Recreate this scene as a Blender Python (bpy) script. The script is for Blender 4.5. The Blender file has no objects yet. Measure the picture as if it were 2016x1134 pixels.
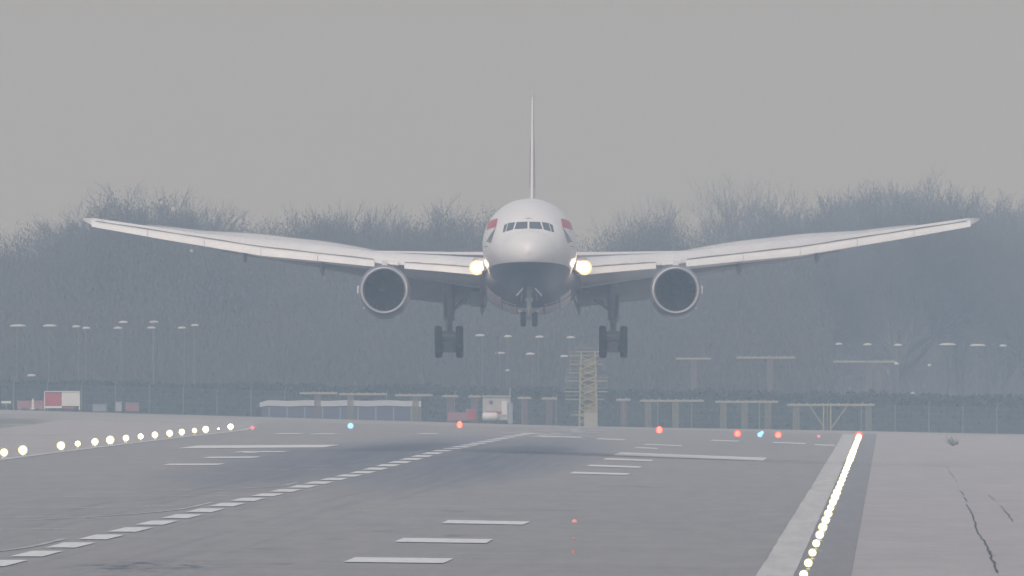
import bpy, bmesh, math, random
from mathutils import Vector, Matrix
from mathutils.bvhtree import BVHTree

S = bpy.context.scene
C = S.collection
R = math.radians
F = 60000.0            # focal length in photograph pixels (2016 wide): a very long lens
H = 6.7                # camera height above the touchdown point
HR = 700.0             # row of the true horizon

# ------------------------------------------------------------------ camera
cd = bpy.data.cameras.new('camera'); cam = bpy.data.objects.new('camera', cd); C.objects.link(cam)
cam.location = (0, 0, H)
cam.rotation_euler = (R(90) + math.atan((HR - 567) / F), 0, 0)
cd.sensor_width = 36; cd.lens = F / 2016 * 36
cd.clip_start = 1; cd.clip_end = 30000
S.camera = cam
# ------------------------------------------------------------------ world and sun
SUN_EL, SUN_AZ = 42, 200
w = bpy.data.worlds.new('World'); S.world = w; w.use_nodes = True
nt = w.node_tree; nt.nodes.clear()
sky = nt.nodes.new('ShaderNodeTexSky'); sky.sky_type = 'NISHITA'; sky.sun_disc = False
sky.sun_elevation = R(SUN_EL); sky.sun_rotation = R(SUN_AZ); sky.air_density = 1.0; sky.dust_density = 6.0; sky.ozone_density = 1.0
hs = nt.nodes.new('ShaderNodeHueSaturation'); hs.inputs['Saturation'].default_value = 0.60
mulc = nt.nodes.new('ShaderNodeMix'); mulc.data_type = 'RGBA'; mulc.blend_type = 'MULTIPLY'
mulc.inputs[0].default_value = 1; mulc.inputs[7].default_value = (1.0, 1.0, 1.0, 1)
bg = nt.nodes.new('ShaderNodeBackground'); bg.inputs['Strength'].default_value = 0.048
wo = nt.nodes.new('ShaderNodeOutputWorld')
nt.links.new(sky.outputs[0], hs.inputs['Color']); nt.links.new(hs.outputs[0], mulc.inputs[6])
nt.links.new(mulc.outputs[2], bg.inputs['Color'])
tcw = nt.nodes.new('ShaderNodeTexCoord'); spw = nt.nodes.new('ShaderNodeSeparateXYZ'); nt.links.new(tcw.outputs['Generated'], spw.inputs[0])
rw = nt.nodes.new('ShaderNodeValToRGB'); nt.links.new(spw.outputs[2], rw.inputs[0])
rw.color_ramp.elements[0].position = .03; rw.color_ramp.elements[0].color = (.342, .318, .262, 1)
rw.color_ramp.elements[1].position = .22; rw.color_ramp.elements[1].color = (.252, .260, .290, 1)
deck = nt.nodes.new('ShaderNodeBackground'); nt.links.new(rw.outputs[0], deck.inputs['Color']); deck.inputs['Strength'].default_value = 1.0   # overcast deck, tinted bluer above the horizon to cool the light
add = nt.nodes.new('ShaderNodeAddShader'); nt.links.new(bg.outputs[0], add.inputs[0]); nt.links.new(deck.outputs[0], add.inputs[1]); nt.links.new(add.outputs[0], wo.inputs['Surface'])
ld = bpy.data.lights.new('sun', 'SUN'); ld.energy = 0.85; ld.angle = R(25); ld.color = (.99, .985, 1)
sun = bpy.data.objects.new('sun', ld); C.objects.link(sun)
_d = Vector((math.sin(R(SUN_AZ)) * math.cos(R(SUN_EL)), math.cos(R(SUN_AZ)) * math.cos(R(SUN_EL)), math.sin(R(SUN_EL))))
sun.rotation_euler = _d.to_track_quat('Z', 'Y').to_euler()
S.view_settings.view_transform = 'Standard'; S.view_settings.look = 'None'
S.view_settings.exposure = 0.05; S.view_settings.gamma = 1
S.render.engine = 'CYCLES'
cy = S.cycles; cy.use_denoising = True; cy.max_bounces = 8; cy.diffuse_bounces = 3; cy.volume_bounces = 2
cy.transparent_max_bounces = 24; cy.caustics_reflective = False; cy.caustics_refractive = False; cy.sample_clamp_indirect = 2

HAZE_DENS = 2.6e-4
HAZE_COL = (0.525, 0.69, 0.87)

# ------------------------------------------------------------------ helpers
def tag(o, label=None, cat=None, group=None, kind=None):
    if label: o['label'] = label
    if cat: o['category'] = cat
    if group: o['group'] = group
    if kind: o['kind'] = kind
    return o

def empty(name, loc, rot=(0, 0, 0)):
    o = bpy.data.objects.new(name, None); C.objects.link(o)
    o.location = loc; o.rotation_euler = rot; o.empty_display_size = .5
    return o

class MB:
    def __init__(s): s.v = []; s.f = []; s.uv = None
    def add(s, vs, fs):
        n = len(s.v); s.v += [tuple(v) for v in vs]; s.f += [tuple(i + n for i in f) for f in fs]; return s
    def box(s, c, d, rot=None):
        vs = []
        for z in (-1, 1):
            for x, y in ((-1, -1), (1, -1), (1, 1), (-1, 1)):
                v = Vector((x * d[0] / 2, y * d[1] / 2, z * d[2] / 2))
                if rot is not None: v = rot @ v
                vs.append(Vector(c) + v)
        return s.add(vs, [(3, 2, 1, 0), (4, 5, 6, 7), (0, 1, 5, 4), (1, 2, 6, 5), (2, 3, 7, 6), (3, 0, 4, 7)])
    def tube(s, p0, p1, r0, r1=None, n=8, cap=True):
        r1 = r0 if r1 is None else r1
        p0 = Vector(p0); p1 = Vector(p1); d = (p1 - p0)
        if d.length < 1e-6: return s
        d.normalize(); a = Vector((0, 0, 1)) if abs(d.z) < .9 else Vector((1, 0, 0))
        u = d.cross(a).normalized(); w_ = d.cross(u)
        vs = []
        for p, r in ((p0, r0), (p1, r1)):
            for i in range(n):
                t = 2 * math.pi * i / n
                vs.append(p + (u * math.cos(t) + w_ * math.sin(t)) * r)
        fs = [(i, n + i, n + (i + 1) % n, (i + 1) % n) for i in range(n)]
        if cap: fs += [tuple(range(n)), tuple(range(2 * n - 1, n - 1, -1))]
        return s.add(vs, fs)
    def lathe(s, o, axis, prof, n=32, close=False):
        """prof: (distance along axis, radius)"""
        o = Vector(o); d = Vector(axis).normalized(); a = Vector((0, 0, 1)) if abs(d.z) < .9 else Vector((1, 0, 0))
        u = d.cross(a).normalized(); w_ = d.cross(u); vs = []
        for h, r in prof:
            for i in range(n):
                t = 2 * math.pi * i / n; vs.append(o + d * h + (u * math.cos(t) + w_ * math.sin(t)) * max(r, 1e-4))
        fs = []
        m = len(prof)
        for j in range(m - 1 + (1 if close else 0)):
            k = (j + 1) % m
            for i in range(n): fs.append((j * n + i, k * n + i, k * n + (i + 1) % n, j * n + (i + 1) % n))
        return s.add(vs, fs)
    def loft(s, rings, cap=True):
        n = len(rings[0]); vs = [p for r in rings for p in r]; fs = []
        for j in range(len(rings) - 1):
            for i in range(n): fs.append((j * n + i, j * n + (i + 1) % n, (j + 1) * n + (i + 1) % n, (j + 1) * n + i))
        if cap: fs += [tuple(range(n - 1, -1, -1)), tuple(range((len(rings) - 1) * n, len(rings) * n))]
        return s.add(vs, fs)
    def sphere(s, c, r, nu=12, nv=8):
        rr = r if hasattr(r, '__len__') else (r, r, r); vs = []; fs = []
        for j in range(nv + 1):
            p = math.pi * j / nv
            for i in range(nu):
                t = 2 * math.pi * i / nu
                vs.append((c[0] + rr[0] * math.sin(p) * math.cos(t), c[1] + rr[1] * math.sin(p) * math.sin(t), c[2] + rr[2] * math.cos(p)))
        for j in range(nv):
            for i in range(nu): fs.append((j * nu + i, (j + 1) * nu + i, (j + 1) * nu + (i + 1) % nu, j * nu + (i + 1) % nu))
        return s.add(vs, fs)
    def build(s, name, m, parent=None, smooth=False, angle=None, fix=False):
        me = bpy.data.meshes.new(name); me.from_pydata(s.v, [], s.f); me.validate(); me.update()
        if fix:
            bm_ = bmesh.new(); bm_.from_mesh(me); bmesh.ops.recalc_face_normals(bm_, faces=bm_.faces[:]); bm_.to_mesh(me); bm_.free()
        if s.uv is not None:
            ul = me.uv_layers.new(name='UVMap')
            for lp in me.loops: ul.data[lp.index].uv = s.uv[lp.vertex_index]
        if m: me.materials.append(m)
        if smooth:
            for p in me.polygons: p.use_smooth = True
            if angle: me.set_sharp_from_angle(angle=R(angle))
        o = bpy.data.objects.new(name, me); C.objects.link(o)
        if parent: o.parent = parent
        return o

def mat(name, col, rough=.6, noise=.12, scale=3.0, metal=0, coat=0, bump=0, emit=None, estr=0, coord='Object', spec=.5, stretch=(1, 1, 1)):
    m = bpy.data.materials.new(name); m.use_nodes = True; t = m.node_tree; b = t.nodes['Principled BSDF']
    b.inputs['Roughness'].default_value = rough; b.inputs['Metallic'].default_value = metal
    b.inputs['Coat Weight'].default_value = coat; b.inputs['Specular IOR Level'].default_value = spec
    tc = t.nodes.new('ShaderNodeTexCoord'); mp = t.nodes.new('ShaderNodeMapping'); mp.inputs['Scale'].default_value = stretch
    nz = t.nodes.new('ShaderNodeTexNoise'); nz.inputs['Scale'].default_value = scale; nz.inputs['Detail'].default_value = 6
    t.links.new(tc.outputs[coord], mp.inputs[0]); t.links.new(mp.outputs[0], nz.inputs['Vector'])
    rp = t.nodes.new('ShaderNodeValToRGB'); rp.color_ramp.elements[0].position = .3; rp.color_ramp.elements[1].position = .7
    rp.color_ramp.elements[0].color = tuple(c * (1 - noise) for c in col) + (1,)
    rp.color_ramp.elements[1].color = tuple(min(1, c * (1 + noise)) for c in col) + (1,)
    t.links.new(nz.outputs['Fac'], rp.inputs[0]); t.links.new(rp.outputs[0], b.inputs['Base Color'])
    if bump:
        bp = t.nodes.new('ShaderNodeBump'); bp.inputs['Strength'].default_value = bump
        t.links.new(nz.outputs['Fac'], bp.inputs['Height']); t.links.new(bp.outputs[0], b.inputs['Normal'])
    if emit:
        b.inputs['Emission Color'].default_value = tuple(emit) + (1,); b.inputs['Emission Strength'].default_value = estr
    return m

# ------------------------------------------------------------------ the lie of the land
DIR, CL = 0.01243, -29.5       # runway heading against the view, and where its centreline crosses the camera's plane
YK = [-100, 300, 968, 1400, 1700, 2000, 2350, 2600, 2850, 2950, 3200, 5000]
UK = [-1500, -120, -54, -30, 0, 27, 45, 120, 1500]
GT = {  # camera height minus ground height
 -54: [7, 7, 7.0, 6.8, 6.55, 6.3, 6.0, 5.6, 5.05, 5.5, 6.2, 6.5],
 -30: [7, 7, 7.0, 6.78, 6.65, 6.52, 6.45, 6.45, 5.72, 6.2, 6.8, 6.8],
 0:   [7, 7, 6.95, 6.65, 6.57, 6.30, 6.34, 6.45, 6.60, 7.1, 7.4, 7.2],
 27:  [7.2, 7.2, 7.2, 7.25, 7.3, 7.3, 7.3, 7.3, 7.05, 7.6, 7.8, 7.4],
 45:  [7.5, 7.5, 7.5, 7.55, 7.6, 7.6, 7.6, 7.6, 7.42, 7.9, 8.1, 7.6]}
GT[-120] = [v - .3 for v in GT[-54]]; GT[-1500] = GT[-120]
GT[120] = [v + .3 for v in GT[45]]; GT[1500] = GT[120]

def seg(k, x):
    for i in range(len(k) - 1):
        if x <= k[i + 1] or i == len(k) - 2:
            return i, min(1, max(0, (x - k[i]) / (k[i + 1] - k[i])))
def gz(u, Y):
    i, a = seg(UK, u); j, b = seg(YK, Y)
    A = GT[UK[i]]; B = GT[UK[i + 1]]
    return H - ((A[j] * (1 - b) + A[j + 1] * b) * (1 - a) + (B[j] * (1 - b) + B[j + 1] * b) * a)
def U2X(u, Y): return u + DIR * Y + CL
def X2U(x, Y): return x - DIR * Y - CL
def gx(x, Y): return gz(X2U(x, Y), Y)
def row_to_Y(row, u):          # distance at which the ground strip u lies on a row of the photograph
    lo, hi = 400, 2850
    for _ in range(40):
        m_ = (lo + hi) / 2
        if HR + F * (H - gz(u, m_)) / m_ > row: lo = m_
        else: hi = m_
    return lo
def PX(px, Y): return (px - 1008) / F * Y
def PZ(row, Y): return H - (row - HR) / F * Y
def P(px, row, Y): return Vector((PX(px, Y), Y, PZ(row, Y)))

def sheet(name, us, ys, dz, m, kind='structure', parent=None):
    b = MB(); b.uv = []; n = len(us)
    for Y in ys:
        for u in us:
            b.v.append((U2X(u, Y), Y, gz(u, Y) + dz)); b.uv.append((u, Y))
    for j in range(len(ys) - 1):
        for i in range(n - 1): b.f.append((j * n + i, j * n + i + 1, (j + 1) * n + i + 1, (j + 1) * n + i))
    o = b.build(name, m, parent, smooth=True)
    if kind: o['kind'] = kind
    return o
def yr(a, b_, step):
    k = sorted(set([a, b_] + [y for y in YK if a < y < b_] + [a + i * step for i in range(1, int((b_ - a) / step) + 1) if a + i * step < b_]))
    return k

# ------------------------------------------------------------------ ground materials (UV = metres across, metres along)
def nodes(m): return m.node_tree.nodes, m.node_tree.links
def uvnoise(m, sx, sy, detail=5, rough=.6, off=0):
    N, L = nodes(m); uv = N.new('ShaderNodeUVMap'); mp = N.new('ShaderNodeMapping')
    mp.inputs['Scale'].default_value = (sx, sy, 1); mp.inputs['Location'].default_value = (off, off * .7, 0)
    nz = N.new('ShaderNodeTexNoise'); nz.inputs['Scale'].default_value = 1; nz.inputs['Detail'].default_value = detail; nz.inputs['Roughness'].default_value = rough
    L.new(uv.outputs[0], mp.inputs[0]); L.new(mp.outputs[0], nz.inputs['Vector']); return nz.outputs['Fac']
def ramp(m, fac, stops):
    N, L = nodes(m); r = N.new('ShaderNodeValToRGB'); e = r.color_ramp.elements
    while len(e) < len(stops): e.new(.5)
    for i, (p, c) in enumerate(stops):
        e[i].position = p; e[i].color = (c if hasattr(c, '__len__') else (c, c, c)) + (1,) if not hasattr(c, '__len__') or len(c) == 3 else c
    L.new(fac, r.inputs[0]); return r.outputs[0]
def math_(m, op, a, b=None, c=None, clamp=False):
    N, L = nodes(m); n = N.new('ShaderNodeMath'); n.operation = op; n.use_clamp = clamp
    for i, v in enumerate((a, b, c)):
        if v is None: continue
        if hasattr(v, 'links') or hasattr(v, 'is_linked'): L.new(v, n.inputs[i])
        else: n.inputs[i].default_value = v
    return n.outputs[0]
def mix(m, fac, a, b, blend='MIX'):
    N, L = nodes(m); n = N.new('ShaderNodeMix'); n.data_type = 'RGBA'; n.blend_type = blend
    for k, v in ((0, fac), (6, a), (7, b)):
        if hasattr(v, 'is_linked'): L.new(v, n.inputs[k])
        elif k == 0: n.inputs[0].default_value = v
        else: n.inputs[k].default_value = tuple(v) + (1,)
    return n.outputs[2]
def uvxy(m):
    N, L = nodes(m); uv = N.new('ShaderNodeUVMap'); sp = N.new('ShaderNodeSeparateXYZ'); L.new(uv.outputs[0], sp.inputs[0])
    return sp.outputs[0], sp.outputs[1]
def blob(m, u, y, cu, cy_, wu, wy, soft=1.0):   # 1 inside an ellipse, fading out
    a = math_(m, 'MULTIPLY', math_(m, 'SUBTRACT', u, cu), 1 / wu); b = math_(m, 'MULTIPLY', math_(m, 'SUBTRACT', y, cy_), 1 / wy)
    d = math_(m, 'ADD', math_(m, 'POWER', math_(m, 'ABSOLUTE', a), 2.0), math_(m, 'POWER', math_(m, 'ABSOLUTE', b), 2.0))
    return math_(m, 'SUBTRACT', 1.0, math_(m, 'MULTIPLY', d, 1 / soft), clamp=True)
def newmat(name, rough):
    m = bpy.data.materials.new(name); m.use_nodes = True; m.node_tree.nodes['Principled BSDF'].inputs['Roughness'].default_value = rough
    return m
def setbase(m, out): m.node_tree.links.new(out, m.node_tree.nodes['Principled BSDF'].inputs['Base Color'])

mr = newmat('runway_asphalt', .75)
u_, y_ = uvxy(mr)
c = ramp(mr, uvnoise(mr, .08, .006, 6, .65), [(.3, (.25, .230, .222)), (.7, (.33, .305, .287))])
c = mix(mr, .5, c, ramp(mr, uvnoise(mr, .9, .03, 6, .7, 3), [(.3, (.165, .154, .15)), (.7, (.40, .372, .35))]))
c = mix(mr, .35, c, ramp(mr, uvnoise(mr, .035, .16, 5, .7, 14), [(.35, (.17, .168, .172)), (.65, (.33, .32, .31))]))
streak = ramp(mr, uvnoise(mr, 2.2, .008, 4, .6, 9), [(.38, 0.0), (.62, 1.0)])
rub = math_(mr, 'MAXIMUM', blob(mr, u_, y_, -3.5, 1960, 10, 520, 1), blob(mr, u_, y_, 4.0, 1960, 7.5, 520, 1))
rub2 = blob(mr, u_, y_, 5.0, 2090, 3.6, 110, 1)
rub3 = blob(mr, u_, y_, -4.0, 2110, 4.0, 130, 1)
rr_ = math_(mr, 'MULTIPLY', rub, math_(mr, 'MULTIPLY_ADD', streak, .35, .65))
c = mix(mr, math_(mr, 'MULTIPLY', rr_, .95), c, (.075, .085, .125))
c = mix(mr, math_(mr, 'MULTIPLY', math_(mr, 'MAXIMUM', rub2, rub3), .75), c, (.03, .035, .06))
sk = blob(mr, u_, y_, 5.0, 1006, 3.2, 34, 1)
sk = math_(mr, 'MULTIPLY', sk, ramp(mr, uvnoise(mr, 1.3, .09, 4, .7, 21), [(.47, 0.0), (.6, 1.0)]))
for cu, ww in ((-4.6, .5), (-3.4, .35), (3.6, .4), (4.9, .55), (6.3, .3), (-6.0, .3), (1.2, .25)):
    tm = math_(mr, 'MULTIPLY', blob(mr, u_, y_, cu, 1700, ww, 1200, 1), ramp(mr, uvnoise(mr, .6, .008, 4, .7, cu * 3), [(.42, 0.0), (.62, 1.0)]))
    c = mix(mr, math_(mr, 'MULTIPLY', tm, .38), c, (.08, .085, .10))
c = mix(mr, math_(mr, 'MULTIPLY', sk, .95), c, (.03, .035, .06))
for k, (cu, cy_, wu, wy) in enumerate([(13.5, 1372, 3.0, 13), (10.5, 1345, 2, 9), (12.5, 1180, 2.0, 9), (9.5, 1200, 1.2, 8), (7.4, 1090, 1.3, 8), (8.4, 1150, .9, 7), (16, 1620, 2.4, 15), (9, 1022, 1.2, 7)]):
    s1 = blob(mr, u_, y_, cu, cy_, wu, wy, 1)
    s1 = math_(mr, 'MULTIPLY', s1, ramp(mr, uvnoise(mr, .9, .22, 3, .6, 31 + k), [(.46, 0.0), (.58, 1.0)]))
    c = mix(mr, math_(mr, 'MULTIPLY', s1, .7), c, (.05, .05, .06))
setbase(mr, c)
msh = newmat('shoulder_tarmac', .85)
u_, y_ = uvxy(msh)
c = ramp(msh, uvnoise(msh, .12, .010, 6, .65, 5), [(.3, (.35, .322, .315)), (.7, (.44, .405, .395))])
c = mix(msh, .5, c, ramp(msh, uvnoise(msh, .35, .05, 6, .75, 8), [(.35, (.31, .29, .285)), (.65, (.48, .445, .435))]))
c = mix(msh, ramp(msh, uvnoise(msh, 2.0, .10, 3, .6, 12), [(.66, 0.0), (.71, .5)]), c, (.12, .115, .11))
setbase(msh, c)
mdark = newmat('edge_tarmac', .8)
setbase(mdark, ramp(mdark, uvnoise(mdark, .8, .02, 6, .7, 2), [(.3, (.20, .195, .20)), (.7, (.26, .252, .255))]))
mgr = newmat('ground_dirt', .95)
u_, y_ = uvxy(mgr)
c = ramp(mgr, uvnoise(mgr, .10, .010, 6, .65, 6), [(.3, (.30, .285, .27)), (.7, (.39, .375, .355))])
gp = blob(mgr, u_, y_, -52, 2560, 13, 230, 1)
gp = math_(mgr, 'MULTIPLY', gp, ramp(mgr, uvnoise(mgr, .12, .012, 4, .6, 17), [(.35, 0.0), (.5, 1.0)]))
c = mix(mgr, gp, c, (.10, .115, .08))
far = ramp(mgr, math_(mgr, 'MULTIPLY', y_, 1 / 4000.), [(.705, 0.0), (.74, 1.0)])
c = mix(mgr, far, c, (.07, .075, .055))
setbase(mgr, c)
mpaint = newmat('runway_paint', .7)
setbase(mpaint, ramp(mpaint, uvnoise(mpaint, 2.5, .25, 5, .7, 4), [(.3, (.62, .62, .62)), (.6, (.80, .80, .79))]))
mstripe = newmat('worn_side_stripe_paint', .8)
c = ramp(mstripe, uvnoise(mstripe, 1.2, .03, 6, .7, 4), [(.3, (.44, .435, .425)), (.65, (.60, .59, .575))])
setbase(mstripe, c)
mfaint = newmat('faded_paint', .8)
setbase(mfaint, ramp(mfaint, uvnoise(mfaint, 3, .3, 5, .7, 4), [(.40, (.30, .30, .30)), (.52, (.74, .74, .74))]))
mlead = newmat('worn_lead_off_paint', .8)
setbase(mlead, ramp(mlead, uvnoise(mlead, 1.5, .12, 5, .7, 4), [(.42, (.36, .36, .355)), (.62, (.60, .60, .585))]))
mcrack = mat('crack_fill', (.04, .04, .042), .9)

# ------------------------------------------------------------------ ground, runway, markings
sheet('ground', [-1500, -600, -120, -90, -54, -42, -30, -15, 0, 13, 27, 36, 45, 80, 120, 600, 1500], yr(-100, 5000, 250), 0, mgr)
sheet('runway_shoulder', [28.2, 36, 45, 70], yr(300, 2790, 200), .02, msh)
sheet('runway_shoulder', [-44, -30, -27], yr(300, 2700, 200), .02, msh)
sheet('runway', [-27, -15, 0, 13, 26.4], yr(300, 2760, 200), .03, mr)
sheet('runway', [26.4, 27, 28.2], yr(300, 2760, 200), .03, mdark)
rnd = random.Random(5)
def wavy_strip(name, u0, u1, ya, yb, step, m, wob, dz=.06):
    b = MB(); b.uv = []; ys = yr(ya, yb, step)
    for k, Y in enumerate(ys):
        for i, u in enumerate((u0, u1)):
            uu = u + (wob * (rnd.random() - .5) if i == 0 else wob * .3 * (rnd.random() - .5))
            b.v.append((U2X(uu, Y), Y, gz(uu, Y) + dz)); b.uv.append((uu, Y))
    for j in range(len(ys) - 1): b.f.append((2 * j, 2 * j + 1, 2 * j + 3, 2 * j + 2))
    o = b.build(name, m); o['kind'] = 'structure'; return o
wavy_strip('runway_marking', 25.15, 26.35, 300, 2740, 22, mstripe, .06)
wavy_strip('runway_marking', -26.5, -25.6, 300, 2660, 30, mstripe, .1)
def marks(rects, m, name='runway_marking', dz=.06):
    b = MB(); b.uv = []
    for (u0, u1, y0, y1) in rects:
        n = 3
        for j in range(n + 1):
            for i in range(n + 1):
                u = u0 + (u1 - u0) * i / n + (rnd.random() - .5) * .05; Y = y0 + (y1 - y0) * j / n + (rnd.random() - .5) * .6
                b.v.append((U2X(u, Y), Y, gz(u, Y) + dz)); b.uv.append((u, Y))
        k = len(b.v) - (n + 1) ** 2
        for j in range(n):
            for i in range(n): a = k + j * (n + 1) + i; b.f.append((a, a + 1, a + n + 2, a + n + 1))
    o = b.build(name, m); o['kind'] = 'structure'; return o
# centreline stripes
cs = []; y = 1009 - 43.3 * 8
while y < 2520:
    cs.append((-.55, .55, y - 13.5, y + 13.5)); y += 43.3
marks(cs, mpaint)
# touchdown zone bars: one column each side
rows = [(1031, 3.4), (1067, 3.4), (1106, 3.4), (934, 3.3), (920, 3.2), (907, 3.1), (878, 2.8), (884.5, 1.6)]
tz = []
for row, wd in rows:
    Y = row_to_Y(row, 12.8); tz.append((11.0, 11.0 + wd, Y - 11.5, Y + 11.5))
for row in (916, 902, 891): 
    Y = row_to_Y(row, -12); tz.append((-13.6, -10.3, Y - 11, Y + 11))
for row, ua, ub in ((873.5, 20, 22.6), (877.5, 23.4, 25.0), (869, 15, 17.2), (861, 1.4, 5.0), (866, 6.4, 8.6)):
    Y = row_to_Y(row, (ua + ub) / 2); tz.append((ua, ub, Y - 14, Y + 14))
for row, ua, ub in ((855, -20.8, -18.6), (855.5, -17.6, -15.6), (891.5, -12.8, -11.9), (855, -9, -7.4)):
    Y = row_to_Y(row, (ua + ub) / 2); tz.append((ua, ub, Y - 14, Y + 14))
marks(tz, mpaint)
Y = row_to_Y(900.5, 16); marks([(10.9, 21.0, Y - 32, Y + 32)], mpaint)
Y = row_to_Y(880.5, -14.5); marks([(-19.6, -9.5, Y - 32, Y + 32)], mpaint)
# threshold characters and bars, worn and seen almost edge on
th = []
for k in range(60):
    Y = rnd.uniform(2380, 2720); u = rnd.gauss(0.8, 1.6) + (Y - 2380) / 340 * 1.2; wd = rnd.uniform(.4, 1.6)
    th.append((u, u + wd, Y, Y + rnd.uniform(5, 12)))
marks(th, mfaint)
# broken, faded lines and joints across the left half
fl = []
for row, pa, pb in ((979, 125, 360), (979, 360, 400), (1001, 0, 285), (998, 285, 345), (1020, 0, 120), (1021, 130, 200), (1044, 0, 135), (966, 290, 370),
                    (947, 295, 330), (931, 360, 410), (925, 430, 480), (925, 515, 565), (918, 590, 690), (966, 430, 500), (962, 470, 495), (978, 395, 440), (934, 430, 465), (926, 600, 640)):
    for px in range(pa, pb, 30):
        if rnd.random() < .12: continue
        uu = -16; 
        for _ in range(4):
            Yq = row_to_Y(row + rnd.uniform(-.6, .6), uu); uu = X2U(PX(px, Yq), Yq)
        wd = 27 / F * Yq
        fl.append((uu, uu + wd, Yq - .9, Yq + .9))
marks(fl, mfaint, dz=.05)
# lead-off lines leaving the centreline to the left
for Y0, Y1 in ((1130, 1010), (1375, 1245), (1575, 1480)):
    b = MB(); b.uv = []; n = 24
    for k in range(n + 1):
        t = k / n; Y = Y0 + (Y1 - Y0) * t; u = -1.15 - 9 * max(0, t - .25) ** 2.2
        for s in (-.13, .13): b.v.append((U2X(u + s, Y), Y, gz(u, Y) + .055)); b.uv.append((u + s, Y))
    for k in range(n): b.f.append((2 * k, 2 * k + 1, 2 * k + 3, 2 * k + 2))
    o = b.build('taxiway_marking', mlead); o['kind'] = 'structure'
# cracks in the right shoulder
def crack(pts, w0, w1):
    b = MB(); q = []
    for a, c_ in zip(pts[:-1], pts[1:]):
        for k in range(8):
            t = k / 8; q.append((a[0] + (c_[0] - a[0]) * t + rnd.uniform(-2.5, 2.5), a[1] + (c_[1] - a[1]) * t))
    for i, (px, row) in enumerate(q):
        uu = 36
        for _ in range(4):
            Yq = row_to_Y(row, uu); uu = X2U(PX(px, Yq), Yq)
        wd = (w0 + (w1 - w0) * i / len(q)) * rnd.uniform(.5, 1.4)
        for s in (-1, 1): b.v.append((U2X(uu + s * wd, Yq), Yq, gz(uu, Yq) + .045))
    for i in range(len(q) - 1):
        if len(q) * .35 > i and rnd.random() < .45: continue
        b.f.append((2 * i, 2 * i + 1, 2 * i + 3, 2 * i + 2))
    o = b.build('crack', mcrack); tag(o, None, None, None, 'structure')
crack([(1866, 920), (1882, 950), (1900, 985), (1912, 1010), (1926, 1050), (1944, 1080), (1952, 1100), (1966, 1134)], .02, .045)
crack([(1945, 975), (1968, 995), (1985, 1015), (1997, 1030)], .02, .03)

# ------------------------------------------------------------------ runway lights
def emis(name, col, s):
    m = mat(name, tuple(c_ * .5 for c_ in col), .5, 0, emit=col, estr=s, spec=.1)
    m.cycles.emission_sampling = 'NONE'
    return m
m_lwhite = emis('lit_white_lamp', (1, .97, .80), 14)
m_lwarm = emis('lit_warm_lamp', (1, .78, .50), 14)
m_lred = emis('lit_red_lamp', (1, .10, .07), .95); m_lredcore = emis('lit_red_lamp_core', (1, .25, .15), 1.9)
m_ldim = emis('lit_dim_red_lamp', (1, .16, .22), 1.6)
m_lblue = emis('lit_blue_lamp', (.28, .58, 1), 1.9)
m_lyel = emis('yellow_lamp_glow', (1, .93, .42), .72)  # emissive ring painting the yellowish glow round the white runway lamps
m_spotbase = mat('glow_spot_base', (.25, .24, .20), .5)
m_stem = mat('lamp_stem', (.35, .33, .25), .5)
def edge_light(u, Y, r, h, mglobe, mrim, label, group, cat='runway light'):
    x = U2X(u, Y); z = gz(u, Y) + .03
    t = empty('runway_light', (x, Y, z)); tag(t, label, cat, group)
    MB().lathe((0, 0, 0), (0, 0, 1), [(0, .0), (0, r * .9), (.05, r * .8), (.08, .04), (max(.09, h - r * .95), .04)], 10).build('stem', m_stem, t)
    MB().lathe((0, 0, h), (0, -1, 0), [(-r * .55, 0.01), (-r * .5, r * .6), (0, r * 1.2), (r * .12, r * 1.2), (r * .14, r * .9)], 18).build('glow_rim', mrim, t, True)
    MB().sphere((0, -r * .1, h), (r * .86, r * .6, r * .86), 14, 10).build('lens', mglobe, t, True)
    return t
ordn = ['first', 'second', 'third', 'fourth', 'fifth', 'sixth', 'seventh', 'eighth', 'ninth', 'tenth', 'eleventh', 'twelfth', 'thirteenth', 'fourteenth', 'fifteenth', 'sixteenth', 'seventeenth', 'eighteenth', 'nineteenth', 'twentieth']
def ordinal(i):
    if i < 20: return ordn[i]
    return 'twenty-' + ordn[i - 20] if i < 29 else ('thirtieth' if i == 29 else 'thirty-' + ordn[i - 30])
LU = -26.9
left = [(8, .25), (45, .30), (120, .28), (153, .20), (187, .25), (217, .30), (248, .24), (277, .22), (305, .25), (334, .26), (358, .25), (383, .21), (405, .28), (454, .27)]
for i, (px, r) in enumerate(left):
    r *= .88
    Y = F * 0.0
    # where the left edge line is crossed by this column of the photograph
    Y = (CL + LU) / ((px - 1008) / F - DIR)
    warm = i == 2
    edge_light(LU, Y, r, .34, m_lwarm if warm else m_lwhite, m_lyel,
               ('warm orange lit edge light, third from the left in the left row' if warm else 'lit white edge light, %s from the left in the left row' % ordinal(i)),
               'lit edge lights in the left row')
RU = 26.75
Y = 962.0; i = 0
while Y < 2640:
    r = (.130 + .11 * (Y - 962) / 1700) * rnd.uniform(.88, 1.1)
    edge_light(RU, Y, r, .26, m_lwhite, m_lyel, 'bright lit edge light, %s from the near end of the right row' % ordinal(i), 'lit edge lights in the right row')
    Y += 54 if i < 12 else 56; i += 1
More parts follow.
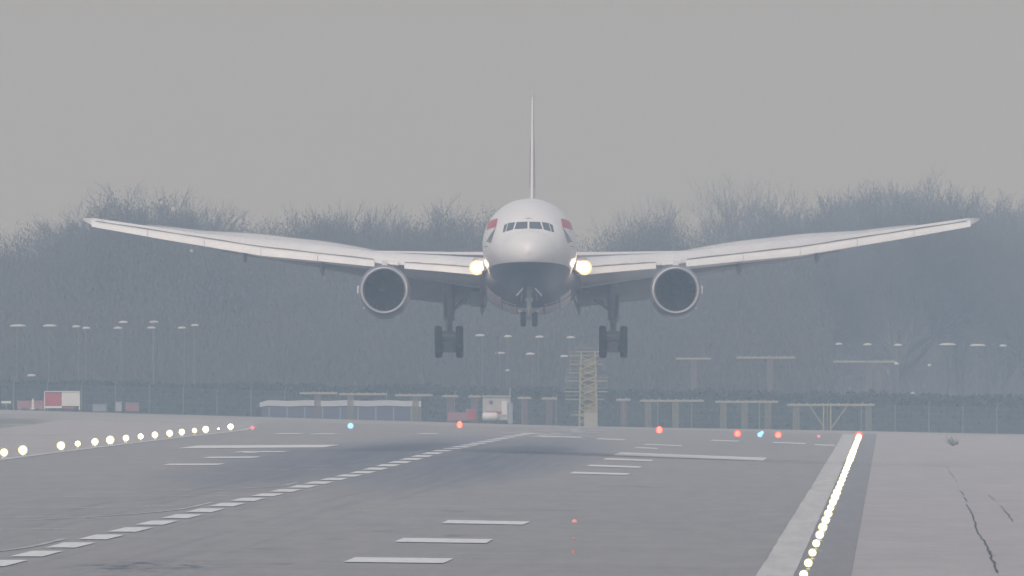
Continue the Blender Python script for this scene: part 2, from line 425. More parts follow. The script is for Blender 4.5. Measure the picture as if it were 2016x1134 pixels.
def far_light(px, row, Y, r, core, glow_rim, label, cat='runway light', tall=1.0):
    p = P(px, row, Y); g = gx(p.x, Y)
    t = empty('threshold_light', (p.x, Y, g)); tag(t, label, cat, None)
    h = max(.3, p.z - g)
    MB().tube((0, 0, 0), (0, 0, h), .03, .03, 6).build('stem', m_stem, t)
    MB().lathe((0, .12, h), (0, -1, 0), [(0, .01), (.02, r * .7), (.1, r * 1.35), (.14, r * 1.35), (.13, r * .8)], 16).build('glow_rim', glow_rim, t, True)
    MB().sphere((0, 0, h), (r, r * .6, r * tall), 12, 8).build('lens', core, t, True)
far_light(905, 845, 2690, .22, m_lredcore, m_lred, 'bright red threshold light left of the nose wheel, below the white cabin', tall=1.5)
far_light(1298, 853, 2640, .24, m_lredcore, m_lred, 'bright red threshold light right of the yellow mast', tall=1.3)
far_light(1452, 859, 2600, .24, m_lredcore, m_lred, 'bright red threshold light just left of the blue lights')
far_light(1532, 862, 2600, .24, m_lredcore, m_lred, 'bright red threshold light just right of the blue lights')
far_light(497, 842, 2560, .12, m_ldim, m_ldim, 'small dim red light at the far end of the left edge lights')
far_light(1612, 865, 2600, .09, m_ldim, m_ldim, 'tiny dim red light between the red lights and the right edge row')
far_light(690, 843, 2640, .19, m_lblue, m_lblue, 'bright blue taxiway light alone left of the airliner')
far_light(1496, 860, 2590, .16, m_lblue, m_lblue, 'lower of the two small blue lights between the red lights', tall=1.3)
far_light(1500, 852, 2600, .12, m_lblue, m_lblue, 'upper of the two small blue lights between the red lights')
far_light(1691, 861, 2650, .26, m_lredcore, m_lred, 'red end light at the far end of the right edge row')
far_light(430, 848, 2560, .07, m_lwhite, m_lyel, 'tiny white light between the last two big lights of the left row')
m_redglow = emis('red_streak_glow', (1, .33, .24), .50); m_redglow2 = emis('red_streak_glow_dim', (.9, .30, .24), .20)  # small glowing bodies added to give the red streak of light on the asphalt
for px, row, mm, r, lb in ((1131, 1031, m_redglow, .11, 'brighter upper spot of the red glow streak on the asphalt'), (1130, 1064, m_redglow2, .06, 'dim middle spot of the red glow streak on the asphalt'), (1129, 1092, m_redglow2, .08, 'dim lowest spot of the red glow streak on the asphalt')):
    uu = 10
    for _ in range(5):
        Yq = row_to_Y(row, uu); uu = X2U(PX(px, Yq), Yq)
    t = empty('red_glow_spot', (PX(px, Yq), Yq, gz(uu, Yq) + .03)); tag(t, lb, 'runway light')
    MB().lathe((0, 0, 0), (0, 0, 1), [(0, r * 2.2), (.015, r * 2), (.03, r * 1.3), (.03, .001)], 14).build('spot_base', m_spotbase, t)
    MB().sphere((0, 0, .03), (r, r, r * 1.2), 10, 8).build('lens', mm, t, True)

# ------------------------------------------------------------------ the airliner
m_white = mat('white_aircraft_paint', (.80, .80, .81), .4, .025, .35, coat=.15)
m_wing = mat('pale_grey_wing_paint', (.74, .745, .76), .4, .04, .6, coat=.2)
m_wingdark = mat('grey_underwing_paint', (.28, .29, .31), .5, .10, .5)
m_slat = mat('light_slat_metal', (.84, .835, .825), .45, .04, .8)
m_slatshade = mat('slat_gap_shade_grey', (.26, .25, .24), .8)  # dark strip colour painting the shade in the gap behind the slats
m_blue = mat('dark_blue_paint', (.030, .045, .105), .3, .05, .5, coat=.5)
m_red = mat('red_paint', (.52, .04, .07), .35, .05, 1)
m_lip = mat('polished_intake_lip', (.50, .51, .54), .42, .02, 1, metal=.5)
m_nac = mat('blue_grey_nacelle_paint', (.13, .145, .20), .4, .06, .7, coat=.3)
m_fan = mat('dark_titanium', (.025, .028, .032), .5, .2, 3)
m_tyre = mat('tyre_rubber', (.022, .022, .024), .8, .15, 6)
m_strut = mat('gear_steel', (.22, .23, .24), .45, .1, 4, metal=.3)
m_strutw = mat('gear_white_paint', (.38, .38, .38), .5, .1, 4)
m_glass = mat('cockpit_glass', (.10, .115, .14), .2, .05, 1, spec=.7)
m_lens = emis('landing_lamp_lit', (1, .93, .82), 30)
m_lensglow = emis('landing_lamp_glow_ring', (1, .68, .40), 1.25); m_lensglow2 = emis('landing_lamp_outer_glow', (1, .62, .42), .42)  # emissive rings painting the warm glow round the landing lamps
# fuselage paint: white above the waterline, dark blue belly
m_fus = bpy.data.materials.new('fuselage_paint'); m_fus.use_nodes = True
N, L = nodes(m_fus); b_ = N['Principled BSDF']; b_.inputs['Roughness'].default_value = .45; b_.inputs['Coat Weight'].default_value = .12; b_.inputs['Coat Roughness'].default_value = .15
tc = N.new('ShaderNodeTexCoord'); sp = N.new('ShaderNodeSeparateXYZ'); L.new(tc.outputs['Object'], sp.inputs[0])
nz = N.new('ShaderNodeTexNoise'); nz.inputs['Scale'].default_value = .7; nz.inputs['Detail'].default_value = 5; L.new(tc.outputs['Object'], nz.inputs['Vector'])
wh = ramp(m_fus, nz.outputs['Fac'], [(.3, (.76, .76, .775)), (.7, (.82, .82, .825))])
bl = ramp(m_fus, nz.outputs['Fac'], [(.3, (.026, .040, .095)), (.7, (.038, .055, .12))])
edge = ramp(m_fus, math_(m_fus, 'MULTIPLY_ADD', sp.outputs[2], .1, .66), [(.5, (1.0)), (.5015, 0.0)])
ribl = math_(m_fus, 'MULTIPLY_ADD', math_(m_fus, 'SINE', math_(m_fus, 'MULTIPLY', sp.outputs[1], 3.1)), .5, .5)
setbase(m_fus, mix(m_fus, edge, wh, bl))
# belly fairing: grey-blue with pale, sandy and pinkish panels low down
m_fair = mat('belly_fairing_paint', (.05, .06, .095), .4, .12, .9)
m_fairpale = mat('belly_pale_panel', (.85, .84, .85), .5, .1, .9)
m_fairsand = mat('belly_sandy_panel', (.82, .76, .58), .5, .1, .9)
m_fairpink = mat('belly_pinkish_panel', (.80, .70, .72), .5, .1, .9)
m_finside = bpy.data.materials.new('fin_livery_paint'); m_finside.use_nodes = True
N, L = nodes(m_finside); N['Principled BSDF'].inputs['Roughness'].default_value = .35
tc = N.new('ShaderNodeTexCoord'); sp2 = N.new('ShaderNodeSeparateXYZ'); L.new(tc.outputs['Object'], sp2.inputs[0])
bands = ramp(m_finside, math_(m_finside, 'MULTIPLY', sp2.outputs[2], .08), [(0, (.22, .22, .30)), (.32, (.74, .68, .69)), (.47, (.52, .38, .41)), (.74, (.72, .68, .70))])
bands.node.color_ramp.interpolation = 'CONSTANT'
setbase(m_finside, bands)

PITCH, YAW, Y0, Z0 = 2.5, .27, 2000.0, 14.44
X0 = PX(1041, Y0)
plane = empty('airliner', (X0, Y0, Z0), (R(-PITCH), 0, R(-YAW)))
tag(plane, 'white twin-engine airliner with dark blue belly landing head-on, wheels down and landing lights lit', 'airliner')
SP = math.sin(R(PITCH))
def lz(row, y):      # local height of something seen on a row of the photograph at y metres aft of the nose
    return PZ(row, Y0 + y) - Z0 + y * SP
SX = F / 2030.0

# fuselage loft
prof = [(0.0, .02, -.93, -.97), (.12, .42, -.52, -1.38), (.35, .80, -.20, -1.68), (.8, 1.22, .12, -1.98), (1.4, 1.60, .42, -2.22), (1.9, 1.84, .62, -2.37),
        (2.3, 2.00, .86, -2.46), (2.8, 2.17, 1.24, -2.56), (3.4, 2.36, 1.66, -2.66), (4.2, 2.56, 2.05, -2.77), (5.2, 2.75, 2.40, -2.88), (6.5, 2.91, 2.72, -2.97),
        (8, 3.02, 2.93, -3.05), (10, 3.09, 3.06, -3.09), (12, 3.1, 3.1, -3.1), (20, 3.1, 3.1, -3.1), (30, 3.1, 3.1, -3.1), (40, 3.1, 3.1, -3.1), (45, 2.95, 3.1, -2.75),
        (50, 2.5, 3.05, -1.9), (55, 1.85, 2.9, -.75), (59, 1.2, 2.65, .35), (62, .55, 2.3, 1.15), (63.6, .12, 1.9, 1.55)]
NR = 64
def ring(y, w_, t, b, n=NR):
    zc = (t + b) / 2; hh = (t - b) / 2; out = []
    for i in range(n):
        a = 2 * math.pi * i / n
        out.append((w_ * math.cos(a), y, zc + hh * math.sin(a)))
    return out
fb = MB(); 
def smoothprof(pr, sub=4):
    out = []
    for i in range(len(pr) - 1):
        p0 = pr[max(i - 1, 0)]; p1 = pr[i]; p2 = pr[i + 1]; p3 = pr[min(i + 2, len(pr) - 1)]
        for k in range(sub):
            t = k / sub; q = [p1[0] + (p2[0] - p1[0]) * t]
            for c_ in (1, 2, 3):
                d = p2[0] - p1[0]
                m1 = (p2[c_] - p0[c_]) / (p2[0] - p0[0]) * d if p2[0] != p0[0] else 0
                m2 = (p3[c_] - p1[c_]) / (p3[0] - p1[0]) * d
                q.append((2 * t ** 3 - 3 * t * t + 1) * p1[c_] + (t ** 3 - 2 * t * t + t) * m1 + (-2 * t ** 3 + 3 * t * t) * p2[c_] + (t ** 3 - t * t) * m2)
            out.append(q)
    out.append(list(pr[-1])); return out
fb.loft([ring(*p) for p in smoothprof(prof)])
fus = fb.build('fuselage', m_fus, plane, True, 60)
bvh = BVHTree.FromPolygons([Vector(v) for v in fb.v], fb.f)
def decal(name, poly, m, parent, off=.012, n=8, rows_=True):
    """poly: four corners (px,row at photo) projected along the length of the aircraft onto its skin"""
    b = MB(); ok = True
    cs_ = [((px - 1041) / (F / 2004.0), lz(row, 3.0)) for px, row in poly]
    for j in range(n + 1):
        for i in range(n + 1):
            a, c_ = i / n, j / n
            x = (cs_[0][0] * (1 - a) + cs_[1][0] * a) * (1 - c_) + (cs_[3][0] * (1 - a) + cs_[2][0] * a) * c_
            z = (cs_[0][1] * (1 - a) + cs_[1][1] * a) * (1 - c_) + (cs_[3][1] * (1 - a) + cs_[2][1] * a) * c_
            hit = bvh.ray_cast(Vector((x, -5, z)), Vector((0, 1, 0)))
            if hit[0] is None:
                hit = bvh.find_nearest(Vector((x, 9, z)))
            nrm = hit[1]
            if nrm.dot(Vector((x, -3, z))) < 0: nrm = -nrm
            b.v.append(tuple(hit[0] + nrm * off))
    for j in range(n):
        for i in range(n): q = j * (n + 1) + i; b.f.append((q, q + 1, q + n + 2, q + n + 1))
    return b.build(name, m, parent, True)
# cockpit windows (mirrored about 1040)
m_frame = mat('window_frame_paint', (.60, .60, .62), .4)
for s in (-1, 1):
    def q(pts): return [(1040 + s * (1040 - px), r) for px, r in pts]
    for pts in ([(1017, 437.5), (1038.3, 437), (1038, 451.5), (1012.5, 452.5)], [(1000.5, 439), (1014, 437.6), (1009.5, 453), (996, 456.5)], [(992.5, 443), (999, 439.6), (994.3, 457), (989.5, 458.5)]):
        decal('cockpit_window', q(pts), m_glass, fus)
decal('antenna_mark', [(1034, 429), (1046, 429), (1045, 430.6), (1035, 430.6)], mat('grey_mark', (.25, .25, .26)), fus)
for s in (-1, 1):
    def q(pts): return [(1041.5 + s * (1041.5 - px), r) for px, r in pts]
    rb = decal('ribbon_emblem', q([(960, 428), (979.5, 427), (976, 446), (956.5, 447)]), m_red, fus, n=12)
    decal('ribbon_emblem', q([(966, 458), (976, 446), (966, 477), (957, 472)]), m_blue, fus, n=12)
m_seam = mat('skin_seam_grey', (.36, .36, .37), .6)
m_hilite_door = mat('pale_highlight_and_door', (.95, .95, .96), .4)  # painted highlight under the nose; the same pale colour serves the nose gear doors
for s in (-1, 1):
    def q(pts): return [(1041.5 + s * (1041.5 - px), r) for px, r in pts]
    decal('belly_highlight', q([(978, 542), (1002, 560.5), (1001, 563), (978, 544.5)]), m_hilite_door, fus, .015, 10)
    decal('belly_highlight', q([(1002, 560.5), (1030, 573), (1030, 577), (1001, 563)]), m_hilite_door, fus, .015, 10)
sp_ = smoothprof(prof)
for y0_ in (1.62, 9.2):
    q0 = min(sp_, key=lambda q_: abs(q_[0] - y0_)); i0 = sp_.index(q0); q1 = sp_[i0 + 1]
    f_ = .022 / (q1[0] - q0[0]); q2 = [a + (b2 - a) * f_ for a, b2 in zip(q0, q1)]
    def grown(q_): return ring(q_[0], q_[1] + .006, q_[2] + .006, q_[3] - .006)
    MB().loft([grown(q0), grown(q2)], False).build('skin_seam', m_seam, fus, True)
# small probes on the nose
pb = MB()
for s in (-1, 1):
    pb.tube((s * 2.72, 4.6, -.35), (s * 2.98, 4.4, -.42), .03, .02, 6); pb.tube((s * 2.98, 4.45, -.42), (s * 2.98, 4.0, -.42), .025, .015, 6)
pb.build('pitot_probe', m_strut, fus)
# belly fairing
fr = [(16, 2.3, 2.9, 2.95), (18.5, 3.0, 2.6, 3.25), (22, 3.35, 2.0, 3.62), (26, 3.42, 1.8, 3.72), (31, 3.42, 1.8, 3.72), (36, 3.2, 2.0, 3.5), (41, 2.4, 2.6, 3.05)]
rings = []
for y, w_, zt, zb in fr:
    o = []
    for i in range(33):
        a = math.pi * i / 32; x = w_ * math.cos(a); o.append((x, y, -zt * .4 - (zb - zt * .4) * math.sin(a) ** .75 if math.sin(a) > 0 else -zt * .4))
    rings.append(o)
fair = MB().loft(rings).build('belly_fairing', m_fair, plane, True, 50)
fbv = BVHTree.FromPolygons([Vector(p) for r in rings for p in r], [(j * 33 + i, j * 33 + i + 1, (j + 1) * 33 + i + 1, (j + 1) * 33 + i) for j in range(6) for i in range(32)])
def bellypatch(x0, x1, y0, y1, m, name='belly_panel'):
    b = MB(); n = 8
    for j in range(n + 1):
        for i in range(n + 1):
            x = x0 + (x1 - x0) * i / n; y = y0 + (y1 - y0) * j / n
            h = fbv.ray_cast(Vector((x, y, -8)), Vector((0, 0, 1))); z = h[0].z if h[0] is not None else -3.6
            b.v.append((x, y, z - .012))
    for j in range(n):
        for i in range(n): k = j * (n + 1) + i; b.f.append((k, k + 1, k + n + 2, k + n + 1))
    b.build(name, m, fair, True)
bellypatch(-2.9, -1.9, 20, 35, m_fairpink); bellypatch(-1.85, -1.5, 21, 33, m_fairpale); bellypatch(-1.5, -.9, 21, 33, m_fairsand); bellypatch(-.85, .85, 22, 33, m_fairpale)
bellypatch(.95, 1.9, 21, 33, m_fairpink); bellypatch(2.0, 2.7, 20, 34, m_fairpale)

# wings: station = metres from the centreline; rows measured at crest, slat top, slat foot, flap foot
ST = [(2.0, 510, 527, 544, 604), (3.3, 507, 525.5, 542, 603), (6.0, 502, 519.5, 534.5, 596), (8.5, 498, 515, 528.5, 588), (10.4, 494, 509.5, 525, 549), (14.1, 480, 497, 514, 527),
      (17.9, 468.5, 484.6, 503.6, 510), (22.0, 459, 466, 483.5, 487), (24.3, 449.5, 455.5, 472.5, 475), (29.5, 428, 432.5, 445.5, 447)]
def yle(s): return 19.0 + (s - 3.1) * .665
def chord(s): return 13.6 - (s - 3.1) * .72 if s < 9.7 else 8.85 - (s - 9.7) * .335
def at(s, k):
    for a, c_ in zip(ST[:-1], ST[1:]):
        if s <= c_[0]: t = (s - a[0]) / (c_[0] - a[0]); return a[k] + (c_[k] - a[k]) * t
    return ST[-1][k]
def wing_section(s, side):
    le = yle(s); ch = chord(s); zU = lz(at(s, 1), le + .2 * ch); zS = lz(at(s, 2), le + .4); zL = lz(at(s, 3), le + .2)
    tz_ = zL - .0 + ch * .005
    zte = zU - .085 * ch - .1 - (.25 if s < 9 else 0)
    zb = min(zL + .10, zU - .07 * ch)
    pts = [(le + .35, (zS + zL) / 2), (le + .45, zS - .02), (le + .06 * ch + .35, zS + (zU - zS) * .62), (le + .14 * ch + .2, zS + (zU - zS) * .95), (le + .24 * ch, zU), (le + .4 * ch, zU - .012 * ch),
           (le + .6 * ch, zU - .034 * ch), (le + .8 * ch, zU - .062 * ch), (le + ch, zte + .03), (le + ch, zte - .02), (le + .75 * ch, zb + (zte - zb) * .55 - .03), (le + .5 * ch, zb - .01 * ch), (le + .25 * ch, zb), (le + .1 * ch, zL + .05)]
    return [(side * s, y, z) for y, z in pts]
for side in (-1, 1):
    ss = [2.0, 3.3, 5, 6.0, 7.3, 8.5, 9.5, 10.4, 12, 14.1, 16, 17.9, 20, 22, 24.3, 26.5, 28.4, 29.2]
    wr = [wing_section(s, side) for s in ss]
    tipz = lz(429, 38.9)
    # raked tip
    last = wr[-1]; tipc = Vector((side * 30.0, 38.9, tipz))
    wr.append([tuple(tipc + (Vector(p) - Vector(last[5])) * Vector((0, .28, .16)).to_3d().length * 0 + Vector((0, (p[1] - last[0][1]) * .33, (p[2] - last[4][2]) * .25))) for p in last])
    wing = MB().loft(wr).build('wing', m_wing, plane, True, 40)
    # slats: inboard one, outboard ones with hairline gaps
    spans = [(3.45, 8.35)] + [(10.35 + i * 3.81, 10.35 + (i + 1) * 3.81 - .03) for i in range(5)]
    for a, c_ in spans:
        rg = []
        for k in range(7):
            s = a + (c_ - a) * k / 6; le = yle(s)
            zS = lz(at(s, 2), le + .5); zL = lz(at(s, 3), le - .15); hgt = zS - zL; o = []
            for t in range(9):
                th = t / 8; z = zL + hgt * th; y = le - .22 - .06 * hgt * math.sin(math.pi * th) + .42 * th + .42 * th ** 3
                o.append((side * s, y, z))
            o += [(side * s, le + .55, zS - .035), (side * s, le + .12, zL + hgt * .5), (side * s, le + .05, zL + .02)]
            rg.append(o)
        MB().loft(rg).build('slat', m_slat, wing, True, 45)
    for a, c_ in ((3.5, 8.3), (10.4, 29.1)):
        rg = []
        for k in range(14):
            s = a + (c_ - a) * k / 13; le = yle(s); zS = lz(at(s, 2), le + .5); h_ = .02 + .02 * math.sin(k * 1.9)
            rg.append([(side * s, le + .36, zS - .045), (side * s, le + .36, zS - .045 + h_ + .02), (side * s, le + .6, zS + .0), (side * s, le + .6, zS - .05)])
        MB().loft(rg).build('slat_gap_shade', m_slatshade, wing)
    # flaps
    for a, c_, ex in ((3.4, 8.3, 0), (10.6, 20.6, 1)):
        rg = []
        for k in range(6):
            s = a + (c_ - a) * k / 5; te = yle(s) + chord(s); sec = wing_section(s, side); z0 = sec[9][2] - .10
            zf = lz(at(s, 4), te + 1.7)
            rg.append([(side * s, te - .9, z0 - .02), (side * s, te - .5, z0 + .05), (side * s, te + .5, z0 + (zf - z0) * .35 + .1), (side * s, te + 1.9, zf + .06), (side * s, te + 1.9, zf), (side * s, te + .3, z0 + (zf - z0) * .55 - .15), (side * s, te - .6, z0 - .3)])
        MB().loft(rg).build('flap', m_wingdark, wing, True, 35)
    # flaperon behind the engine
    rg = []
    for k in range(3):
        s = 8.5 + 1.9 * k / 2; te = yle(s) + chord(s); z0 = wing_section(s, side)[9][2] - .08; zf = lz(566 if k < 3 else 560, te + 1)
        rg.append([(side * s, te - .5, z0), (side * s, te + .3, z0 + (zf - z0) * .3), (side * s, te + 1.3, zf), (side * s, te + 1.3, zf - .04), (side * s, te - .3, z0 - .25)])
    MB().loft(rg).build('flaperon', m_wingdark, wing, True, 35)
    # flap track fairings
    for s, dep, wd in ((3.25, 17, .13), (13.9, 15, .16), (19.1, 14, .16)):
        te = yle(s) + chord(s); z1 = lz(at(s, 4) + (dep if s < 4 else dep * .9), te + 1.0); zt = wing_section(s, side)[11][2]
        rg = []
        for y, z, r in ((te - 4.2, zt - .05, .05), (te - 3.2, zt - .25, wd), (te - 1.2, (zt + z1) / 2, wd * 1.2), (te + .6, z1 + .35, wd), (te + 1.8, z1 + .05, .04)):
            rg.append([(side * s + r * math.cos(q_), y, z + r * 1.9 * math.sin(q_)) for q_ in [2 * math.pi * i / 10 for i in range(10)]])
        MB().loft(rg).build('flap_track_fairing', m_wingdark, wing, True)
    # navigation light at the tip
    MB().sphere((side * 28.75, yle(28.9) + .1, lz(430, 37)), (.06, .12, .05), 8, 6).build('tip_light', m_glass, wing, True)
    # landing lights in the wing root
    for px, row, r, big in ((938 if side < 0 else 1150, 527, .29, 1), (957.5 if side < 0 else 1125, 519, .13, 0)):
        y = 18.2 if big else 17.6
        x = (px - 1042.5) / (F / (Y0 + y)); z = lz(row, y)
        lb = MB().lathe((x, y + .05, z), (0, -1, 0), [(-.9, r * .5), (-.3, r * 1.05), (0, r * 1.32), (.03, r * 1.28), (.0, r * .9)], 24).build('landing_light', m_lensglow if big else m_white, wing, True)
        if big: MB().lathe((x, y + .06, z), (0, -1, 0), [(-.2, r * 1.0), (-.02, r * 1.72), (.0, r * 1.7), (.01, r * 1.2)], 28).build('outer_glow_ring', m_lensglow2, wing, True)
        MB().sphere((x, y, z), (r, .12, r * 1.06), 24, 14).build('lens', m_lens, None, True).parent = wing
        if big:
            pl = bpy.data.lights.new('landing_lamp', 'POINT'); pl.energy = 260; pl.color = (1, .72, .45); pl.shadow_soft_size = .3
            lo = bpy.data.objects.new('landing_lamp', pl); C.objects.link(lo); lo.parent = wing; lo.location = (x, y - .7, z)
# wing-root leading edge fillet
for side in (-1, 1):
    rg = []
    for x, y, za, zb in ((2.6, 15.5, 515, 527), (3.0, 17.5, 512, 532), (3.3, 18.9, 509, 541), (3.6, 20.2, 507, 541)):
        z1, z2 = lz(za, y), lz(zb, y); rg.append([(side * x, y, (z1 + z2) / 2 + (z1 - z2) / 2 * math.sin(a_)) if False else (side * (x + .28 * math.cos(a_)), y - .0, (z1 + z2) / 2 + (z1 - z2) / 2 * math.sin(a_)) for a_ in [2 * math.pi * i / 16 for i in range(16)]])
    MB().loft(rg).build('wing_root_fillet', m_wing, plane, True)

# engines
for side in (-1, 1):
    ex = side * 9.66; ey = 18.6; ez = lz(571.5, ey)
    nac = MB().lathe((ex, ey, ez), (0, 1, 0), [(.0, 1.50), (.06, 1.56), (.3, 1.64), (.9, 1.71), (1.8, 1.745), (3.2, 1.74), (4.6, 1.6), (5.6, 1.42), (5.6, 1.36), (4.4, 1.4), (2.2, 1.30), (1.2, 1.33), (.35, 1.37)], 56)
    for i, v in enumerate(nac.v):      # slightly deeper lower half
        if v[2] < ez: nac.v[i] = (v[0], v[1], ez + (v[2] - ez) * 1.025)
    nac = nac.build('engine', m_nac, plane, True, 50)
    MB().lathe((ex, ey, ez), (0, 1, 0), [(.20, 1.60), (.08, 1.57), (.01, 1.53), (-.03, 1.485), (-.01, 1.44), (.10, 1.395), (.3, 1.375), (.4, 1.38), (.2, 1.52)], 64, close=True).build('intake_lip', m_lip, nac, True)
    fan = MB().lathe((ex, ey + 1.35, ez), (0, 1, 0), [(.05, 1.31), (.08, .3), (.09, .01)], 40)
    for k in range(22):
        a = 2 * math.pi * k / 22; vs = []
        for rr, tw in ((.38, .28), (.75, .5), (1.28, .8)):
            for e in (-1, 1):
                aa = a + e * .30 / (rr * 2.6 + .6) + rr * .12
                vs.append((ex + rr * math.cos(aa), ey + 1.2 + e * .10, ez + rr * math.sin(aa)))
        fan.add(vs, [(0, 1, 3, 2), (2, 3, 5, 4)])
    fan.build('fan', m_fan, nac)
    MB().lathe((ex, ey + .75, ez), (0, 1, 0), [(0, .005), (.1, .12), (.3, .27), (.6, .40)], 24).build('spinner', m_fan, nac, True)
    MB().lathe((ex, ey + 5.3, ez), (0, 1, 0), [(0, 1.02), (1.2, .92), (2.2, .6), (2.9, .36), (3.4, .05)], 32).build('exhaust_cone', m_strut, nac, True)
    zt = lz(515, 22)
    MB().loft([[(ex - .22, y, z0), (ex + .22, y, z0), (ex + .17, y, z1), (ex - .17, y, z1)] for y, z0, z1 in ((20.0, ez + 1.60, ez + 1.72), (21.6, ez + 1.5, zt + .05), (24.5, ez + 1.2, zt + .05), (30, ez + 1.3, zt - .5))]).build('pylon', m_wing, nac)
    MB().box((ex + side * 1.74, ey + 1.6, ez + .1), (.10, 1.2, .5)).build('latch_fairing', m_slat, nac)
    MB().sphere((ex + side * 1.33, ey + .9, ez - 1.12), (.05, .08, .09), 8, 6).build('drain_mast', m_slat, nac, True)
    # short leading-edge piece above the engine, set back, with slat end caps
    rg = []
    for s in (8.75, 10.0):
        le = yle(s) - .25; rg.append([(side * s, le + .7, lz(at(s, 2) - 1, le)), (side * s, le + .1, lz(at(s, 2) + 2, le)), (side * s, le, lz(at(s, 2) + 8, le)), (side * s, le + .3, lz(at(s, 2) + 13, le)), (side * s, le + 1.1, lz(at(s, 2) + 10, le))])
    MB().loft(rg).build('krueger_flap', m_slat, nac, True, 50)

# tailplane and fin
for side in (-1, 1):
    rg = []
    for s, le, ch, zz in ((.6, 51.8, 7.0, 1.25), (5.5, 55.3, 4.8, 1.5), (10.3, 58.8, 2.6, 1.82), (10.65, 59.3, 1.8, 1.86)):
        rg.append([(side * s, le + ch * a, zz + ch * t) for a, t in ((0, 0), (.04, .018), (.2, .045), (.45, .05), (.8, .02), (1, .003), (1, -.003), (.8, -.02), (.45, -.045), (.15, -.035), (.03, -.015))])
    tp = MB().loft(rg).build('tailplane', m_white, plane, True, 40)
rg = []
for z, le, ch, th in ((2.3, 47.5, 12.5, .50), (4.2, 50.6, 10, .50), (8.2, 54.6, 7.3, .36), (12.3, 58.8, 4.4, .2), (12.55, 59.3, 3.6, .12)):
    rg.append([(0 + t * th, le + ch * a, z) for a, t in ((0, 0), (.03, .32), (.12, .72), (.35, 1.0), (.7, .62), (1, .03), (1, -.03), (.7, -.62), (.35, -1.0), (.12, -.72), (.03, -.32))])
for r_ in rg:
    for i, p in enumerate(r_): r_[i] = (p[0] * .5, p[1], p[2])
fin = MB().loft(rg).build('tail_fin', m_finside, plane, True, 50)
b = MB()
for z, le, th in ((2.9, 48.55, .10), (4.2, 50.6, .11), (8.2, 54.6, .085), (12.3, 58.8, .05)):
    pass
rgl = [[(x, y, z) for x, y in ((-th * .9, le + .55), (-th * .55, le + .08), (0, le - .06), (th * .55, le + .08), (th * .9, le + .55), (0, le + .6))] for z, le, th in ((2.9, 48.55, .14), (4.2, 50.6, .14), (8.2, 54.6, .115), (12.3, 58.8, .07))]
MB().loft(rgl).build('leading_edge', m_slat, fin, True)
MB().loft([[(-.02, 59.9, 3), (.02, 59.9, 3), (.02, 61.2, 3.0), (-.02, 61.2, 3.0)], [(-.02, 63.0, 12.2), (.02, 63.0, 12.2), (.02, 63.6, 12.2), (-.02, 63.6, 12.2)]]).build('rudder', m_white, fin)

# landing gear
def wheel(x, y, z, r, wd, parent):
    hw = wd / 2
    MB().lathe((x - hw, y, z), (1, 0, 0), [(.02, r * .45), (0, r * .6), (0, r * .82), (wd * .08, r * .93), (wd * .22, r * .99), (wd * .5, r), (wd * .78, r * .99), (wd * .92, r * .93), (wd, r * .82), (wd, r * .6), (wd - .02, r * .45)], 30).build('tyre', m_tyre, parent, True)
    MB().lathe((x - hw, y, z), (1, 0, 0), [(.05, .01), (.05, r * .3), (.02, r * .46), (wd - .02, r * .46), (wd - .05, r * .3), (wd - .05, .01)], 20).build('wheel_hub', m_strut, parent, True)
for side in (-1, 1):
    gy = 31.0; sc = F / (Y0 + gy)
    cx = (883.8 if side < 0 else 1207) - 1044.5; cx /= sc
    top = lz(560, gy); mid = lz(628, gy); zt_, zb_ = lz(643.5, gy), lz(703, gy)
    tr = .66; za, zc = zt_ - tr, zb_ + tr     # front axle high, rear axle low
    g = MB()
    g.tube((cx, gy, top), (cx, gy, mid), .44, .36, 16); g.tube((cx, gy, mid), (cx, gy, (za + zc) / 2), .24, .22, 16)
    g.tube((cx, gy, mid), (cx, gy, mid - .1), .40, .40, 16)
    g.tube((cx, gy, lz(616, gy)), (cx - side * 1.25, gy - .3, lz(588, gy)), .12, .12, 8)
    g.tube((cx, gy + .2, lz(618, gy)), (cx - side * .9, gy + 1.8, lz(590, gy)), .10, .10, 8)
    g.tube((cx + .0, gy - .3, lz(627, gy)), (cx, gy - .75, lz(640, gy)), .10, .07, 8); g.tube((cx, gy - .75, lz(640, gy)), (cx, gy - .3, lz(655, gy)), .07, .10, 8)
    g.box((cx, gy, (za + zc) / 2), (.62, 2.6, .62), Matrix.Rotation(math.atan2(zc - za, 2.94), 3, 'X'))
    g.tube((cx, gy - 1.6, za - .02), (cx, gy + 1.6, zc + .02), .2, .2, 12)
    gear = None
    ax = [(gy - 1.47, za), (gy, (za + zc) / 2), (gy + 1.47, zc)]
    for y, z in ax: g.tube((cx - .82, y, z), (cx + .82, y, z), .11, .11, 10); g.tube((cx - .5, y, z), (cx + .5, y, z), .3, .3, 14)
    gear = g.build('main_landing_gear', m_strut, plane, True, 40)
    for y, z in ax:
        for e in (-1, 1): wheel(cx + e * .70, y, z, tr, .50, gear)
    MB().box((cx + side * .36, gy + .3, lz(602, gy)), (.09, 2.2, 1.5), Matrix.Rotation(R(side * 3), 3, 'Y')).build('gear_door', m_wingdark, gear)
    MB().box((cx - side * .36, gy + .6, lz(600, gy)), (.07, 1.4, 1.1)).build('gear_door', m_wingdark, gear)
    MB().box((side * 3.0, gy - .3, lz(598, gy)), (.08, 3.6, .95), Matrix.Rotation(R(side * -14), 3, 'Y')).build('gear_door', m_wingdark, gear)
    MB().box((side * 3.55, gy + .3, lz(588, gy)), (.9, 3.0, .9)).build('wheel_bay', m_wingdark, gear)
gy = 5.9
g = MB(); zb_ = lz(643.5, gy); r = .50; za = zb_ + r
g.tube((0, gy, -2.95), (0, gy, lz(612, gy)), .17, .15, 14); g.tube((0, gy, lz(612, gy)), (0, gy, za), .105, .10, 12)
